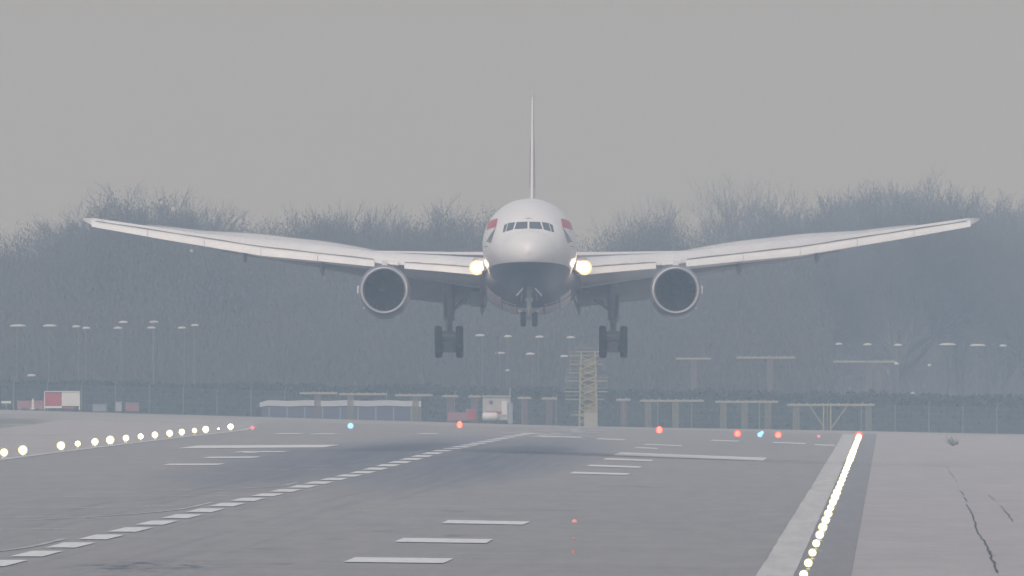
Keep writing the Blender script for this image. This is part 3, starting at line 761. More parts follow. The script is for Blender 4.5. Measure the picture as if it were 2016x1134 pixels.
g.tube((0, gy - .15, lz(610, gy)), (0, gy - .45, lz(619, gy)), .05, .05, 6); g.tube((0, gy - .45, lz(619, gy)), (0, gy - .15, za + .05), .05, .05, 6)
g.box((0, gy - .16, lz(590, gy)), (.5, .12, .22))
g.tube((-.5, gy, za), (.5, gy, za), .07, .07, 10)
ng = g.build('nose_landing_gear', m_strutw, plane, True, 40)
for e in (-1, 1):
    wheel(e * .385, gy, za, r, .37, ng)
    MB().box((e * .62, gy - .6, lz(576, gy)), (.05, 1.5, .66), Matrix.Rotation(R(e * -42), 3, 'Y')).build('gear_door', m_hilite_door, ng)
    MB().box((e * .50, gy + 1.3, lz(583, gy)), (.05, 1.6, .5), Matrix.Rotation(R(e * -10), 3, 'Y')).build('gear_door', m_strutw, ng)
    MB().box((e * .60, gy - .1, lz(612.5, gy)), (.26, .1, .10)).build('taxi_light', m_strutw, ng)

# ------------------------------------------------------------------ vapour sheets over the wings
def vol(name, dens, col, aniso=0.0):
    m = bpy.data.materials.new(name); m.use_nodes = True; t = m.node_tree; t.nodes.clear()
    pv = t.nodes.new('ShaderNodeVolumePrincipled'); out = t.nodes.new('ShaderNodeOutputMaterial')
    pv.inputs['Color'].default_value = tuple(col) + (1,); pv.inputs['Density'].default_value = dens; pv.inputs['Absorption Color'].default_value = (1, 1, 1, 1); pv.inputs['Anisotropy'].default_value = aniso
    t.links.new(pv.outputs[0], out.inputs['Volume']); return m
m_vap = vol('vapour', .42, (1, 1, 1))
for side in (-1, 1):
    rg = []; n = 26
    for k in range(n + 1):
        t = k / n; s = 9.9 + 15.8 * t; env = math.sin(math.pi * t ** .8) ** .75 if 0 < t < 1 else 0
        yc = yle(s) + .38 * chord(s); zc = lz(at(s, 1) - 1.5, yle(s) + .2 * chord(s)) + .02
        wob = .02 * math.sin(s * 1.1)
        ry, rz = .8 + 1.9 * env, .02 + (.19 + wob) * env
        rg.append([(side * s, yc + ry * math.cos(a), zc + rz * math.sin(a)) for a in [2 * math.pi * i / 20 for i in range(20)]])
    vb = MB().loft(rg)
    M = plane.matrix_basis if False else Matrix.Translation((X0, Y0, Z0)) @ Matrix.Rotation(R(-YAW), 4, 'Z') @ Matrix.Rotation(R(-PITCH), 4, 'X')
    vb.v = [tuple(M @ Vector(v)) for v in vb.v]
    o = vb.build('vapour', m_vap, None, True, None, True)
    tag(o, 'thin white condensation vapour streaming over the %s wing' % ('left' if side < 0 else 'right'), 'vapour', None, 'stuff')

# ------------------------------------------------------------------ perimeter fence, hedge
m_fpost = mat('concrete_fence_post', (.22, .24, .24), .8)
m_wire = mat('green_mesh_wire', (.10, .13, .14), .6)
m_hedge = mat('hedge_leaves', (.030, .048, .036), .9, .35, 2)
YF = 2935
fx0, fx1 = PX(-60, YF), PX(2076, YF)
fen = empty('perimeter_fence', (0, YF, gx(0, YF))); tag(fen, 'long grey mesh perimeter fence with cranked posts beyond the runway end', 'fence')
def floc(b): b.v = [(v[0], v[1] - YF, v[2] - gx(0, YF)) for v in b.v]; return b
npost = 32
for i in range(npost):
    x = fx0 + (fx1 - fx0) * (i + .3) / npost; g0 = gx(x, YF); h = 2.75
    b = MB(); b.tube((x, YF, g0 - .3), (x, YF, g0 + h), .055, .05, 6); b.tube((x, YF, g0 + h), (x + .16, YF - .25, g0 + h + .42), .05, .04, 6)
    floc(b).build('post', m_fpost, fen)
b = MB(); x = fx0
while x < fx1:
    g0 = gx(x, YF) ; b.box((x, YF + .06, g0 + 1.3), (.035, .02, 2.7)); x += .16
for k in range(5):
    n = 24
    for i in range(n):
        xa = fx0 + (fx1 - fx0) * i / n; xb = fx0 + (fx1 - fx0) * (i + 1) / n
        b.tube((xa, YF + .1, gx(xa, YF) + .2 + k * .62), (xb, YF + .1, gx(xb, YF) + .2 + k * .62), .02, .02, 4)
floc(b).build('wire_mesh', m_wire, fen)
# hedge as ground cover mass behind the fence
hb = MB(); hr = random.Random(11)
YH = 3030
for k in range(26000):
    x = hr.uniform(PX(-120, YH), PX(2136, YH)); px = 1008 + x / YH * F
    top = 748 + (px / 2016) * 31 + 2.2 * math.sin(px * .021) + 1.6 * math.sin(px * .057 + 1)
    zt = PZ(top, YH); z0 = gx(x, YH) - .2
    zz = z0 + (zt - z0) * hr.random() ** .8 + hr.gauss(0, .07); y = YH + hr.uniform(-.9, .9); s = hr.uniform(.10, .28)
    a = hr.uniform(0, 6.28); c_ = hr.uniform(-1, 1)
    e1 = Vector((math.cos(a), math.sin(a), c_ * .5)) * s; e2 = Vector((-math.sin(a) * c_, math.cos(a) * c_, 1)) * s * .8
    p = Vector((x, y, zz)); n0 = len(hb.v); hb.v += [tuple(p - e1), tuple(p - e2), tuple(p + e1), tuple(p + e2)]; hb.f.append((n0, n0 + 1, n0 + 2, n0 + 3))
o = hb.build('hedge', m_hedge); tag(o, 'long dark clipped hedge behind the perimeter fence', 'hedge')
# solid woody core of the hedge
hb = MB(); n = 60; xs = [PX(-120, YH) + (PX(2136, YH) - PX(-120, YH)) * i / n for i in range(n + 1)]; rg = []
for x in xs:
    px = 1008 + x / YH * F; top = PZ(752 + (px / 2016) * 31, YH); z0 = gx(x, YH) - .3
    rg.append([(x, YH - .5, z0), (x, YH + .5, z0), (x, YH + .4, top), (x, YH - .4, top)])
hc = hb.loft(rg).build('core', m_hedge, o)

# ------------------------------------------------------------------ approach lights on yellow frames
m_yel = mat('yellow_frame_paint', (.37, .335, .19), .6, .1, 2)
m_ora = mat('orange_frame_paint', (.17, .13, .12), .6, .1, 2)
m_yelpost = mat('dull_yellow_post_paint', (.20, .19, .14), .7, .1, 2)
m_bar = mat('pale_light_bar', (.38, .36, .30), .5, .05, 2)
def gantry(pa, pb, row, Y, posts, label, m=None, thick=.2, brace=False):
    m = m or m_ora; xa, xb = PX(pa, Y), PX(pb, Y); z = PZ(row, Y); xc = (xa + xb) / 2; g0 = gx(xc, Y)
    t = empty('approach_light_frame', (xc, Y, g0)); tag(t, label, 'light frame', 'approach light frames beyond the runway end')
    h = z - g0
    MB().box((0, 0, h), (xb - xa, .25, thick * .95)).build('crossbar', m_bar, t)
    n = max(2, int((xb - xa) / .75))
    for k in range(n):
        x = -(xb - xa) / 2 + (xb - xa) * (k + .5) / n
        MB().lathe((x, -.05, h + .10), (0, -1, 0), [(-.12, .02), (-.08, .07), (.08, .09), (.1, .08), (.06, .01)], 8).build('lamp', m_bar, t)
    for pp in posts:
        x = PX(pp, Y) - xc; gl = gx(xc + x, Y) - g0
        b = MB(); w_ = .24
        for e in (-1, -.33, .33, 1): b.tube((x + e * w_, 0, gl - .3), (x + e * w_, 0, h), .07, .07, 6)
        k = 0; zz = gl
        while zz < h - .5: b.tube((x + (-1) ** k * w_, 0, zz), (x - (-1) ** k * w_, 0, zz + .55), .04, .04, 5); zz += .55; k += 1
        if brace:
            for e in (-1, 1): b.tube((x, 0, gl + .3), (x + e * 2.2, 0, h - .05), .06, .06, 6)
        b.build('post', m_yelpost if m is m_yel else m, t)
for a in [(590, 664, 774, 2905, (625,), 'pale crossbar frame over the left part of the long white roofed shed', m_ora),
          (668, 762, 776, 2905, (690,), 'yellowish crossbar frame in front of the middle of the long shed', m_yel),
          (778, 852, 778, 2905, (818,), 'yellowish crossbar frame at the right end of the long shed', m_yel),
          (870, 902, 780, 2900, (886,), 'short pale crossbar frame over the red plinth left of the cabin', m_ora),
          (922, 946, 780.5, 2900, (934,), 'short pale crossbar frame touching the left side of the cabin', m_ora),
          (1019, 1046, 783.5, 2900, (1032,), 'short pinkish crossbar frame just right of the cabin', m_ora),
          (1066, 1097, 784.5, 2900, (1081,), 'short pinkish crossbar frame midway between cabin and yellow mast', m_ora),
          (1213, 1241, 787, 2895, (1228,), 'short pale crossbar frame just right of the yellow mast', m_ora),
          (1260, 1386, 789, 2895, (1276, 1330), 'long yellowish crossbar frame right of the yellow mast on two posts', m_yel),
          (1408, 1532, 791, 2895, (1424, 1466, 1512), 'long pale crossbar frame on three posts above the red lights', m_yel)]:
    gantry(*a[:5], a[5], a[6])
gantry(1550, 1722, 797, 2890, (1568, 1710), 'longest crossbar frame, rightmost of the near row, braced in the middle', m_yel)
# braces of the rightmost frame
tmast = [o for o in bpy.data.objects if o.get('label', '').startswith('longest crossbar')][0]
Yb = 2890; xc = tmast.location.x; b = MB(); h = PZ(797, Yb) - tmast.location.z; xm = PX(1628, Yb) - xc; gl = gx(xc + xm, Yb) - tmast.location.z
b.tube((xm - .35, 0, gl - .3), (xm - .3, 0, h), .08, .08, 6); b.tube((xm + .35, 0, gl - .3), (xm + .35, 0, h), .09, .09, 6)
b.tube((xm - .2, 0, gl + .3), (xm - 1.7, 0, h), .06, .06, 6); b.tube((xm + .4, 0, gl + .3), (xm + 2.0, 0, h), .06, .06, 6)
b.build('braced_post', m_yel, tmast)
for pa, pb, row, Y, posts, lb in ((1330, 1400, 706, 3180, (1366,), 'tall faint orange frame left of the other two behind the hedge'), (1450, 1566, 704, 3190, (1516,), 'tall faint orange frame in the middle behind the hedge'),
                                  (1640, 1765, 712, 3200, (1712, 1732), 'tall faint orange frame on two close posts behind the hedge')):
    gantry(pa, pb, row, Y, posts, lb, m_ora)
# the yellow mast
Ym = 2915; xm = PX(1158, Ym); g0 = gx(xm, Ym)
mast = empty('lighting_mast', (xm, Ym, g0)); tag(mast, 'yellow lattice lighting mast with stacked platforms under the right main wheels', 'mast')
mh = PZ(692, Ym) - g0; b = MB(); w_ = .82
for sx in (-1, 1):
    for sy in (-1, 1): b.tube((sx * w_ * 1.05, sy * w_, -.3), (sx * w_ * .8, sy * w_ * .8, mh), .1, .085, 6)
k = 0; zz = 0
while zz < mh - .6:
    for sy in (-1, 1):
        b.tube((-w_, sy * w_, zz), (w_, sy * w_, zz + .62), .05, .05, 5); b.tube((w_, sy * w_, zz), (-w_, sy * w_, zz + .62), .05, .05, 5)
    for sx in (-1, 1): b.tube((sx * w_, -w_, zz), (sx * w_, w_, zz + .62), .05, .05, 5)
    zz += .62
b.build('lattice', m_yel, mast)
b = MB(); b.box((.38, 0, mh * .5), (.95, .25, mh)); b.box((-.25, .2, mh * .45), (.34, .2, mh * .9)); b.box((.05, .3, mh * .3), (.2, .2, mh * .6)); b.build('ladder', m_yel, mast)
for pa, pb, row in ((1134, 1182, 692), (1122, 1194, 700), (1122, 1186, 717), (1118, 1172, 734), (1113, 1196, 750), (1110, 1196, 771), (1114, 1190, 786), (1124, 1160, 817)):
    z = PZ(row, Ym) - g0; xa, xb = PX(pa, Ym) - xm, PX(pb, Ym) - xm
    b = MB(); b.box(((xa + xb) / 2, 0, z), (xb - xa, 1.2, .10)); b.box(((xa + xb) / 2, -.6, z + .35), (xb - xa, .04, .04))
    b.tube((xa, -.6, z), (xa, -.6, z + .38), .025, .025, 4); b.build('platform', m_yel, mast)
b = MB(); b.box((.25, -.9, .7), (1.3, .5, 1.5)); b.build('equipment_box', m_bar, mast)

# ------------------------------------------------------------------ small structures at the runway end
m_pwhite = mat('white_panel_paint', (.68, .68, .67), .6, .05, 2); m_pred = mat('red_panel_paint', (.42, .07, .10), .6, .08, 2)
m_ppink = mat('faded_pink_paint', (.32, .17, .20), .7, .1, 2); m_pgrey = mat('grey_cabinet_paint', (.25, .29, .33), .6, .1, 2)
m_cab = mat('cabin_cladding', (.42, .42, .41), .6, .1, 1.5); m_roofw = mat('pale_roof_sheet', (.38, .39, .42), .5, .08, .6)
def onground(name, px, row, Y, label, cat, group=None):
    x = PX(px, Y); z = PZ(row, Y); t = empty(name, (x, Y, z)); tag(t, label, cat, group); return t
Yp = 2858; k = Yp / F
t = onground('marker_board', 122, 807, Yp, 'red and white marker board in a white frame at the far left', 'marker board')
Wb = 70 * k; Hb = 37 * k
MB().box((-Wb * .25, 0, Hb * .57), (Wb * .46, .08, Hb * .68)).build('red_panel', m_pred, t)
MB().box((Wb * .24, 0, Hb * .57), (Wb * .50, .08, Hb * .72)).build('white_panel', m_pwhite, t)
b = MB(); b.box((0, -.03, Hb * .98), (Wb, .12, .09)); b.box((-Wb * .49, -.03, Hb * .5), (.09, .12, Hb)); b.box((Wb * .49, -.03, Hb * .5), (.10, .12, Hb)); b.box((-Wb * .25, -.03, Hb * .15), (Wb * .5, .1, .2)); b.build('frame', m_pwhite, t)
MB().box((Wb * .18, .02, Hb * .12), (Wb * .3, .06, .16)).build('lower_panel', m_pred, t)
t = onground('low_barrier', 60, 806, Yp + 6, 'low faded pink barrier left of the marker board', 'barrier')
MB().box((0, 0, .45), (2.5, .3, .75)).build('board', m_ppink, t)
b = MB(); [b.box((x, 0, .1), (.2, .6, .3)) for x in (-1, 0, 1)]; b.build('foot', m_pgrey, t)
t = onground('marker_post', 65, 806, Yp + 2, 'short pale post in front of the pink barrier', 'post'); b = MB(); b.lathe((0, 0, 0), (0, 0, 1), [(0, .2), (.1, .14), (.85, .12), (1.0, .04), (1.05, .001)], 10); b.build('post', m_pwhite, t)
for px, wd, hh, mm, lb in ((196, 1.3, .62, m_pgrey, 'low grey cabinet just right of the marker board'), (234, .55, .85, m_roofw, 'narrow pale cabinet, middle of the three cabinets'), (260, 1.25, .75, m_ppink, 'pinkish grey cabinet, rightmost of the three cabinets')):
    t = onground('equipment_cabinet', px, 809.5, Yp + 8, lb, 'cabinet', 'cabinets right of the marker board')
    MB().box((0, 0, hh * .5), (wd, .5, hh)).build('body', mm, t); MB().box((0, 0, hh + .03), (wd + .1, .6, .07)).build('lid', m_pgrey, t)
    MB().box((0, -.27, hh * .5), (wd * .8, .03, hh * .7)).build('door', mm, t)
t = onground('sign_panel', 12, 797, Yp, 'small white sign at the left edge', 'sign'); MB().box((0, 0, .25), (.9, .06, .22)).build('panel', m_pwhite, t); MB().box((0, .04, -.1), (.08, .06, .7)).build('post', m_pgrey, t)
# long low shed with pale roof
Ys = 2915; t = onground('long_shed', 670, 840, Ys, 'long low shed with a pale roof in front of the hedge', 'shed')
Ws = 318 * Ys / F; hs_ = PZ(797, Ys) - t.location.z
b = MB(); n = 20
MB().box((0, 1.5, hs_ / 2 - .2), (Ws * .98, 3, hs_ + .2)).build('wall', mat('shed_wall', (.10, .12, .17), .8), t)
b = MB(); rg = []
for i in range(n + 1):
    x = -Ws / 2 + Ws * i / n; zz = hs_ + .04 * math.sin(i * 1.3) + (0 if 0 < i < n else -.1) ; e = .0 if i else -.12
    rg.append([(x, -.1, zz - .12), (x, 3.3, zz - .05), (x, 2.0, zz + .42 + e), (x, .3, zz + .36 + e)])
b.loft(rg).build('roof', m_roofw, t, True, 30)
b = MB()
for i in range(12): 
    pass
for i in range(9):
    MB().box((-Ws * .44 + Ws * .11 * i, -.03, hs_ * .45), (.14, .06, hs_ * .9)).build('wall_post', m_pgrey, t)
# cabin
Yc = 2872; t = onground('equipment_cabin', 974, 829, Yc, 'pale equipment cabin with a red stripe and white tank below the nose', 'cabin')
kk = Yc / F
MB().box((.15, .8, 46 * kk / 2 + .1), (54 * kk, 1.6, 46 * kk)).build('wall', m_cab, t)
MB().box((.15, .8, 46 * kk + .15), (58 * kk, 1.9, .12)).build('roof', m_roofw, t)
MB().box((.05, -.03, 17 * kk), (40 * kk, .06, .2)).build('red_stripe', m_pred, t)
MB().box((-.35, -.05, 37 * kk), (.3, .06, .3)).build('window', m_glass, t)
MB().box((.9, -.05, 26 * kk), (.5, .06, 1.3)).build('door', m_pwhite, t)
MB().lathe((-1.2, -.6, .42), (1, 0, 0), [(0, .01), (.04, .3), (.2, .40), (1.3, .40), (1.45, .3), (1.48, .01)], 16).build('tank', m_pwhite, t, True)
t = onground('red_plinth', 908, 829, Yc + 3, 'low dull red plinth left of the equipment cabin', 'plinth'); b = MB(); kk = Yc / F
b.box((0, .5, 9 * kk), (54 * kk, 1, 16 * kk)); b.box((.9, .5, 15 * kk), (20 * kk, .9, 18 * kk)); b.build('base', m_ppink, t); MB().box((1.0, -.03, 12 * kk), (14 * kk, .05, 20 * kk)).build('panel', m_pred, t)
t = onground('marker_pole', 1004, 832, Yc, 'thin pale pole standing right of the equipment cabin', 'pole'); b = MB(); b.tube((0, 0, -.2), (0, 0, 68 * kk), .07, .05, 8); b.build('pole', m_roofw, t); MB().box((0, -.02, .9), (.5, .05, 1.9)).build('panel', m_pgrey, t)
# small shrub on the right shoulder
t = onground('small_shrub', 1876, 880, 2480, 'small bare shrub growing on the right shoulder', 'shrub')
t.location.z = gx(t.location.x, 2480) + .02; b = MB(); q = random.Random(3)
for i in range(40):
    a = q.uniform(0, 6.28); e = q.uniform(.3, 1.35); l = q.uniform(.4, .95); p = Vector((0, 0, .05)); d = Vector((math.cos(a) * math.sin(e), math.sin(a) * math.sin(e), math.cos(e)))
    b.tube(p, p + d * l, .02, .01, 4)
    for j in range(3):
        d2 = (d + Vector((q.uniform(-.7, .7), q.uniform(-.7, .7), q.uniform(-.3, .5)))).normalized(); pp = p + d * l * q.uniform(.5, 1); b.tube(pp, pp + d2 * .2, .012, .006, 3)
b.build('branches', mat('dry_twigs', (.17, .16, .14), .9), t)

# ------------------------------------------------------------------ street lamps beyond the hedge
m_pole = mat('galvanised_pole', (.20, .22, .22), .6, .08, 1); m_head = mat('pale_lamp_head', (.60, .60, .57), .4, .04, 2)
def street_lamp(px, row, Y, w_, polebase, label, dbl=False, hh=.36, polex=0, pr=.07):
    x = PX(px, Y); z = PZ(row, Y); g0 = gx(x, Y); t = empty('street_lamp', (x, Y, g0)); tag(t, label, 'street lamp', 'street lamps behind the hedge')
    h = z - g0; b = MB(); b.tube((polex, 0, -.2), (polex, 0, h - .1), pr * 1.3, pr, 8)
    b.tube((polex, 0, h - .1), (0, 0, h - .02), .05, .05, 6); b.build('pole', m_pole, t)
    wm = w_ / F * Y
    rg = []
    for a, s in ((-.5, .15), (-.42, .7), (-.2, 1), (.15, .95), (.4, .6), (.5, .12)):
        rg.append([(a * wm, q_[0] * .22, q_[1] * hh * s * .5 + .03 * a) for q_ in ((-1, -.4), (-.6, 1), (.6, 1), (1, -.4))])
    MB().loft(rg).build('lantern', m_head, t, True).location = (0, 0, h)
LL = [(35, 642, 34), (98, 642, 29), (150, 643.5, 17), (170, 646.5, 17), (232, 646.5, 18), (243, 635, 19), (298, 646, 18), (303, 634.5, 20), (358, 646, 18), (384, 641, 17), (424, 647, 20), (446, 644, 14), (485, 651, 14), (512, 650, 14), (548, 652, 12), (573, 651, 14),
      (817, 663, 14), (945, 661, 20), (1000, 663, 17), (1062, 664, 18), (1124, 665, 18), (985, 696, 22), (1044, 697.5, 19), (1111, 702, 17), (999, 730, 9), (1232, 707, 14), (1290, 709, 16), (1530, 674, 12), (1592, 678, 16), (1652, 678, 15), (1708, 679, 18), (1768, 680, 18), (1630, 711, 16), (1765, 717, 10),
      (1866, 679, 36), (1925, 680.5, 33), (1975, 681.5, 15), (1830, 720, 8), (62, 740, 18), (1797, 775, 8)]
for i, (px, row, w_) in enumerate(LL):
    Y = 3120 + (i * 37 % 130) if row < 735 else 3060
    if px in (424, 446, 485, 512, 548, 573, 817, 1530, 1592, 1232, 1290, 1630): Y += 750     # farther, fainter
    if px < 700: sec = 'above the left fence, %s lamp from the left edge' % ordinal(i)
    elif px < 1300: sec = 'in the middle below the airliner, %s listed by height and then from the left' % ordinal(i - 16)
    else: sec = 'at the right, %s lamp'
    LL[i] = (px, row, w_, Y)
zones = {'left': sorted([l for l in LL if l[0] < 700]), 'middle': sorted([l for l in LL if 700 <= l[0] < 1400]), 'right': sorted([l for l in LL if l[0] >= 1400])}
for zn, ls in zones.items():
    for i, (px, row, w_, Y) in enumerate(ls):
        lb = {'left': 'pale street lamp over the left hedge, %s from the left', 'middle': 'pale street lamp below the airliner, %s from the left of the middle group', 'right': 'pale street lamp over the right hedge, %s from the left of that group'}[zn] % ordinal(i)
        if w_ > 26: lb = 'wide-headed ' + lb
        street_lamp(px, row, Y, w_ * .95, 0, lb, polex=(.25 if i % 2 else -.1), pr=.022)
for px, row, r, lb in ((318, 400, .5, 'high white floodlight head among the left treetops, upper one'), (341, 412, .55, 'high white floodlight head among the left treetops, lower one'), (377, 494, .35, 'small white floodlight head below the left wing')):
    Y = 3230; x = PX(px, Y); g0 = gx(x, Y); t = empty('floodlight_mast', (x, Y, g0)); tag(t, lb, 'floodlight'); h = PZ(row, Y) - g0
    MB().tube((0, .2, 0), (0, .2, h), .03, .02, 6).build('mast', mat('dark_mast', (.06, .06, .065), .8), t)
    MB().lathe((0, 0, h), (0, -1, 0), [(-.3, .05), (-.2, r * .35), (.1, r * .46), (.15, r * .44), (.1, .02)], 12).build('lamp_head', mat('floodlight_white', (.5, .51, .52), .4), t, True)

# ------------------------------------------------------------------ trees: bare winter crowns
m_bark = mat('bare_branches', (.085, .072, .068), .95, .3, .4)
m_trunk = mat('grey_bark', (.065, .062, .055), .95, .2, 1)
def grow(seed, height, spread, dens=1.0, fork=.16, lean=.9):
    q = random.Random(seed); tr = MB(); cr = MB(); tw = []
    def branch(p, d, L_, r, lev):
        n = 4 if lev < 3 else 3
        pts = [p]; dd = d.copy()
        for i in range(n):
            dd = (dd + Vector((q.gauss(0, .13), q.gauss(0, .13), q.gauss(.03, .07)))).normalized()
            pts.append(pts[-1] + dd * L_ / n)
        for i in range(n):
            ra = r * (1 - .5 * i / n); rb = r * (1 - .5 * (i + 1) / n)
            if r > .035: (tr if lev == 0 else cr).tube(pts[i], pts[i + 1], ra, rb, 6 if lev == 0 else (4 if lev < 3 else 3), False)
            else: tw.append((pts[i], pts[i + 1], max(r, .022 if dens > .5 else .014)))
        if lev >= 6 or L_ < .45: return
        k = ([5, 4, 4, 3, 3, 3] if dens > .5 else [4, 4, 3, 3, 2, 2])[lev] if lev < 6 else 0
        if lev >= 4 and q.random() > dens: k -= 1
        for j in range(k):
            t = q.uniform(.35, 1.0) if lev else q.uniform(.45, 1.0)
            idx = min(n - 1, int(t * n)); pp = pts[idx].lerp(pts[idx + 1], t * n - idx if t < 1 else 1)
            a = q.uniform(0, 6.283); ang = q.uniform(.35, .85) * (spread if lev < 2 else 1.0)
            ax = dd.orthogonal().normalized(); ax.rotate(Matrix.Rotation(a, 3, dd))
            nd = (dd * math.cos(ang) + ax * math.sin(ang)); nd.z += .16; nd.normalize()
            branch(pp, nd, L_ * q.uniform(.60, .80), r * q.uniform(.45, .62), lev + 1)
        branch(pts[-1], dd, L_ * .72, r * .5, lev + 1)
    branch(Vector((0, 0, -.3)), Vector((0, 0, 1)), height * .30, height * .020, 0)
    # scale to height
    for a, b_, r in tw:
        d = (b_ - a).normalized(); u = d.orthogonal().normalized() * r; v = d.cross(u).normalized() * r
        n0 = len(cr.v); cr.v += [tuple(a + u), tuple(a - u * .5 + v * .87), tuple(a - u * .5 - v * .87), tuple(b_)]
        cr.f += [(n0, n0 + 1, n0 + 3), (n0 + 1, n0 + 2, n0 + 3), (n0 + 2, n0, n0 + 3)]
    mz = max(v[2] for v in cr.v); s = height / mz
    tr.v = [tuple(c_ * s for c_ in v) for v in tr.v]; cr.v = [tuple(c_ * s for c_ in v) for v in cr.v]
    return tr, cr
protos = []
for i, (sd, sp) in enumerate(((1, .8), (2, 1.0), (7, .9), (12, 1.15), (21, .75), (33, .8), (41, .95))):
    tr, cr = grow(sd, 20, sp, 1.0 if i < 5 else .35)
    me = []
    for nm, bb, mm in (('trunk', tr, m_trunk), ('crown', cr, m_bark)):
        m_ = bpy.data.meshes.new(nm); m_.from_pydata(bb.v, [], bb.f); m_.update(); m_.materials.append(mm); me.append(m_)
    protos.append(me)
print('tree faces', [(len(p[1].polygons), sorted(abs(v.co.x) for v in p[1].vertices)[int(len(p[1].vertices)*.9)], max(v.co.x for v in p[1].vertices)) for p in protos])
tq = random.Random(77)
PROF = [(-60, 445), (0, 440), (60, 425), (120, 440), (160, 400), (200, 385), (260, 352), (330, 362), (370, 385), (400, 425), (440, 440), (480, 430), (540, 410), (580, 395), (640, 388), (700, 400), (740, 432), (780, 440), (820, 408), (860, 400), (900, 410), (940, 385), (985, 380),
        (1040, 400), (1150, 450), (1210, 422), (1260, 385), (1310, 375), (1360, 400), (1400, 352), (1440, 346), (1500, 334), (1560, 345), (1600, 362), (1650, 352), (1720, 344), (1800, 325), (1850, 348), (1900, 356), (1950, 380), (2016, 400), (2100, 400)]
SOLID = [(-80, 455), (0, 450), (60, 430), (120, 447), (150, 425), (180, 402), (230, 383), (300, 380), (360, 390), (400, 430), (440, 450), (500, 438), (560, 420), (640, 414), (700, 425), (740, 447), (780, 448), (820, 420), (880, 418), (940, 412), (985, 405), (1040, 420), (1150, 462), (1210, 445), (1250, 428), (1300, 422),
         (1350, 435), (1390, 455), (1480, 462), (1560, 458), (1590, 430), (1640, 385), (1700, 375), (1800, 366), (1880, 375), (1940, 392), (2016, 425), (2110, 440)]
def solid_at(px):
    for a, c_ in zip(SOLID[:-1], SOLID[1:]):
        if px <= c_[0]: return a[1] + (c_[1] - a[1]) * (px - a[0]) / (c_[0] - a[0])
    return SOLID[-1][1]
def prof_at(px):
    for a, c_ in zip(PROF[:-1], PROF[1:]):
        if px <= c_[0]: return a[1] + (c_[1] - a[1]) * (px - a[0]) / (c_[0] - a[0])
    return PROF[-1][1]
def tree(px, row, Y, label, group, wide=1.0, open_=False):
    x = PX(px, Y); g0 = gx(x, Y); h = PZ(row, Y) - g0
    me = tq.choice(protos[5:] if open_ else protos[:5]); t = empty('bare_tree', (x, Y, g0), (0, 0, tq.uniform(0, 6.28))); tag(t, label, 'tree', group)
    s = h / 20; t.scale = (s * wide, s * wide, s)
    for m_ in me:
        o = bpy.data.objects.new(m_.name, m_); C.objects.link(o); o.parent = t
named = [(262, 350, 3560, 'broad bare tree rising highest at the left, behind the left wingtip', 1.5), (330, 364, 3560, 'bare tree with white lamp heads in its crown, right of the highest left tree', 1.2), (205, 385, 3560, 'bare tree left of the highest left tree, over the left wingtip', 1.2),
         (60, 424, 3500, 'bare tree nearest the left edge of the photo', 1.3), (578, 393, 3450, 'bare twiggy tree left in the clump above the left wing', 1.0), (640, 386, 3450, 'bare twiggy tree, tallest of the clump above the left wing', 1.0), (700, 400, 3450, 'bare twiggy tree right in the clump above the left wing', 1.0),
         (845, 400, 3450, 'rounded bare tree left of the airliner fuselage', 1.2), (900, 408, 3480, 'bare tree between the rounded tree and the fuselage', 1.1), (960, 378, 3600, 'tall bare tree just behind the left side of the fuselage', 1.0),
         (1262, 384, 3750, 'pale bare tree, first of the right group next to the fin', 1.1), (1315, 374, 3750, 'pale bare tree, second of the right group', 1.0), (1412, 350, 3850, 'pale open-crowned tree right of the gap above the right engine', .8), (1448, 344, 3850, 'pale open-crowned tree, left of the tall forked one', .9),
         (1512, 332, 3850, 'tall forked open-crowned tree above the right wing', 1.1), (1640, 352, 4100, 'dense hazy tree left in the big right-hand clump', 1.4), (1710, 344, 4100, 'dense hazy tree in the middle of the big right-hand clump', 1.3), (1800, 320, 4200, 'hazy tree with the single high spire above the right wingtip', 1.0), (1865, 346, 4200, 'hazy tree right of the high spire', 1.2), (1930, 368, 4200, 'rounded hazy tree over the right wingtip', 1.2), (2000, 398, 4100, 'hazy tree at the right edge of the photo', 1.2)]
for px, row, Y, lb, wd in named: tree(px, row, Y + (450 if Y < 3700 else 520), lb, 'bare trees on the skyline', wd, 'open-crowned' in lb or 'next to the fin' in lb or 'second of the right' in lb)
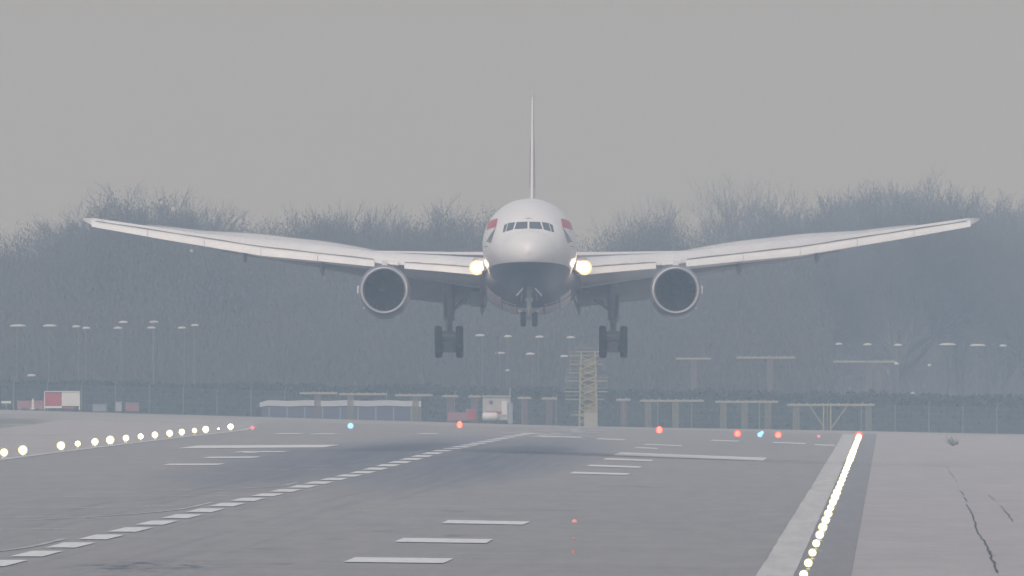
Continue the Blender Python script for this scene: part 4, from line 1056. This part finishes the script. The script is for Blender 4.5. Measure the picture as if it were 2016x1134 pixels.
for px, row, Y, wd in ((235, 366, 3700, 1.1), (290, 360, 3700, 1.1), (350, 378, 3700, .9), (178, 402, 3650, .9), (610, 400, 3600, .8), (672, 398, 3600, .8), (548, 415, 3600, .8), (825, 415, 3600, .9), (875, 406, 3600, .8), (1235, 405, 3900, .9), (1288, 385, 3900, .8),
                       (1612, 372, 4100, .9), (1675, 356, 4200, 1.0), (1750, 350, 4200, 1.0), (1835, 352, 4200, 1.0), (1905, 362, 4200, .9), (1960, 384, 4200, .9)):
    tree(px, row, Y, 'hazy bare tree packed between the taller skyline trees %s' % ('left of the airliner' if px < 1041 else 'right of the airliner'), 'hazy trees packed between the taller ones', wd)
for i in range(46):
    px = -40 + i * 46 + tq.uniform(-10, 10); far_ = 1 if px > 1580 else 0
    row = max(solid_at(px + d_) for d_ in (-80, -45, -20, 0, 20, 45, 80)) + tq.uniform(0, 26)
    tree(px, row, (3300 if not far_ else 3650) + tq.uniform(0, 250), 'lower bare tree filling the dark hazy belt %s' % ('behind the left wing' if px < 700 else ('behind the engines and fuselage' if px < 1390 else 'behind the right wing')), 'lower trees of the dark tree belt', tq.uniform(.75, 1.05))
# undergrowth mass of the belt
ub = MB(); uq = random.Random(9)
for k in range(170000):
    px = uq.uniform(-80, 2096); pale = px > 1585 + 60 * math.sin(k)
    Y = uq.uniform(3900, 4100) if pale else uq.uniform(3240, 3420); x = PX(px, Y)
    top = solid_at(px) + 10 + 5 * math.sin(px * .05) + 4 * math.sin(px * .13) + 3 * math.sin(px * .31)
    zt = PZ(top, Y); g0 = gx(x, Y); a = uq.random() * (.5 if k % 4 == 0 else 1); zz = g0 + (zt - g0) * (a ** .9) + uq.gauss(0, .55)
    s = uq.uniform(.16, .46) * (1.25 - 1.02 * a)
    t1 = uq.gauss(0, .7); c_ = uq.gauss(0, .12)
    e1 = Vector((math.cos(t1), math.sin(t1), 0)) * s * .42; e2 = Vector((c_, .15 * c_, 1.3)) * s
    p = Vector((x, Y, zz)); n0 = len(ub.v); ub.v += [tuple(p - e1), tuple(p - e2), tuple(p + e1), tuple(p + e2)]; ub.f.append((n0, n0 + 1, n0 + 2, n0 + 3))
o = ub.build('undergrowth', m_bark); tag(o, 'dense dark thicket filling the tree belt behind the street lamps', 'thicket', None, 'stuff')

# ------------------------------------------------------------------ haze
b = MB(); b.box((0, 2450, 24.5), (3200, 5300, 70)); hz = b.build('haze', vol('haze_air', HAZE_DENS, HAZE_COL, 0.0))
tag(hz, 'pale blue grey winter haze over the whole airfield', 'haze', None, 'stuff')
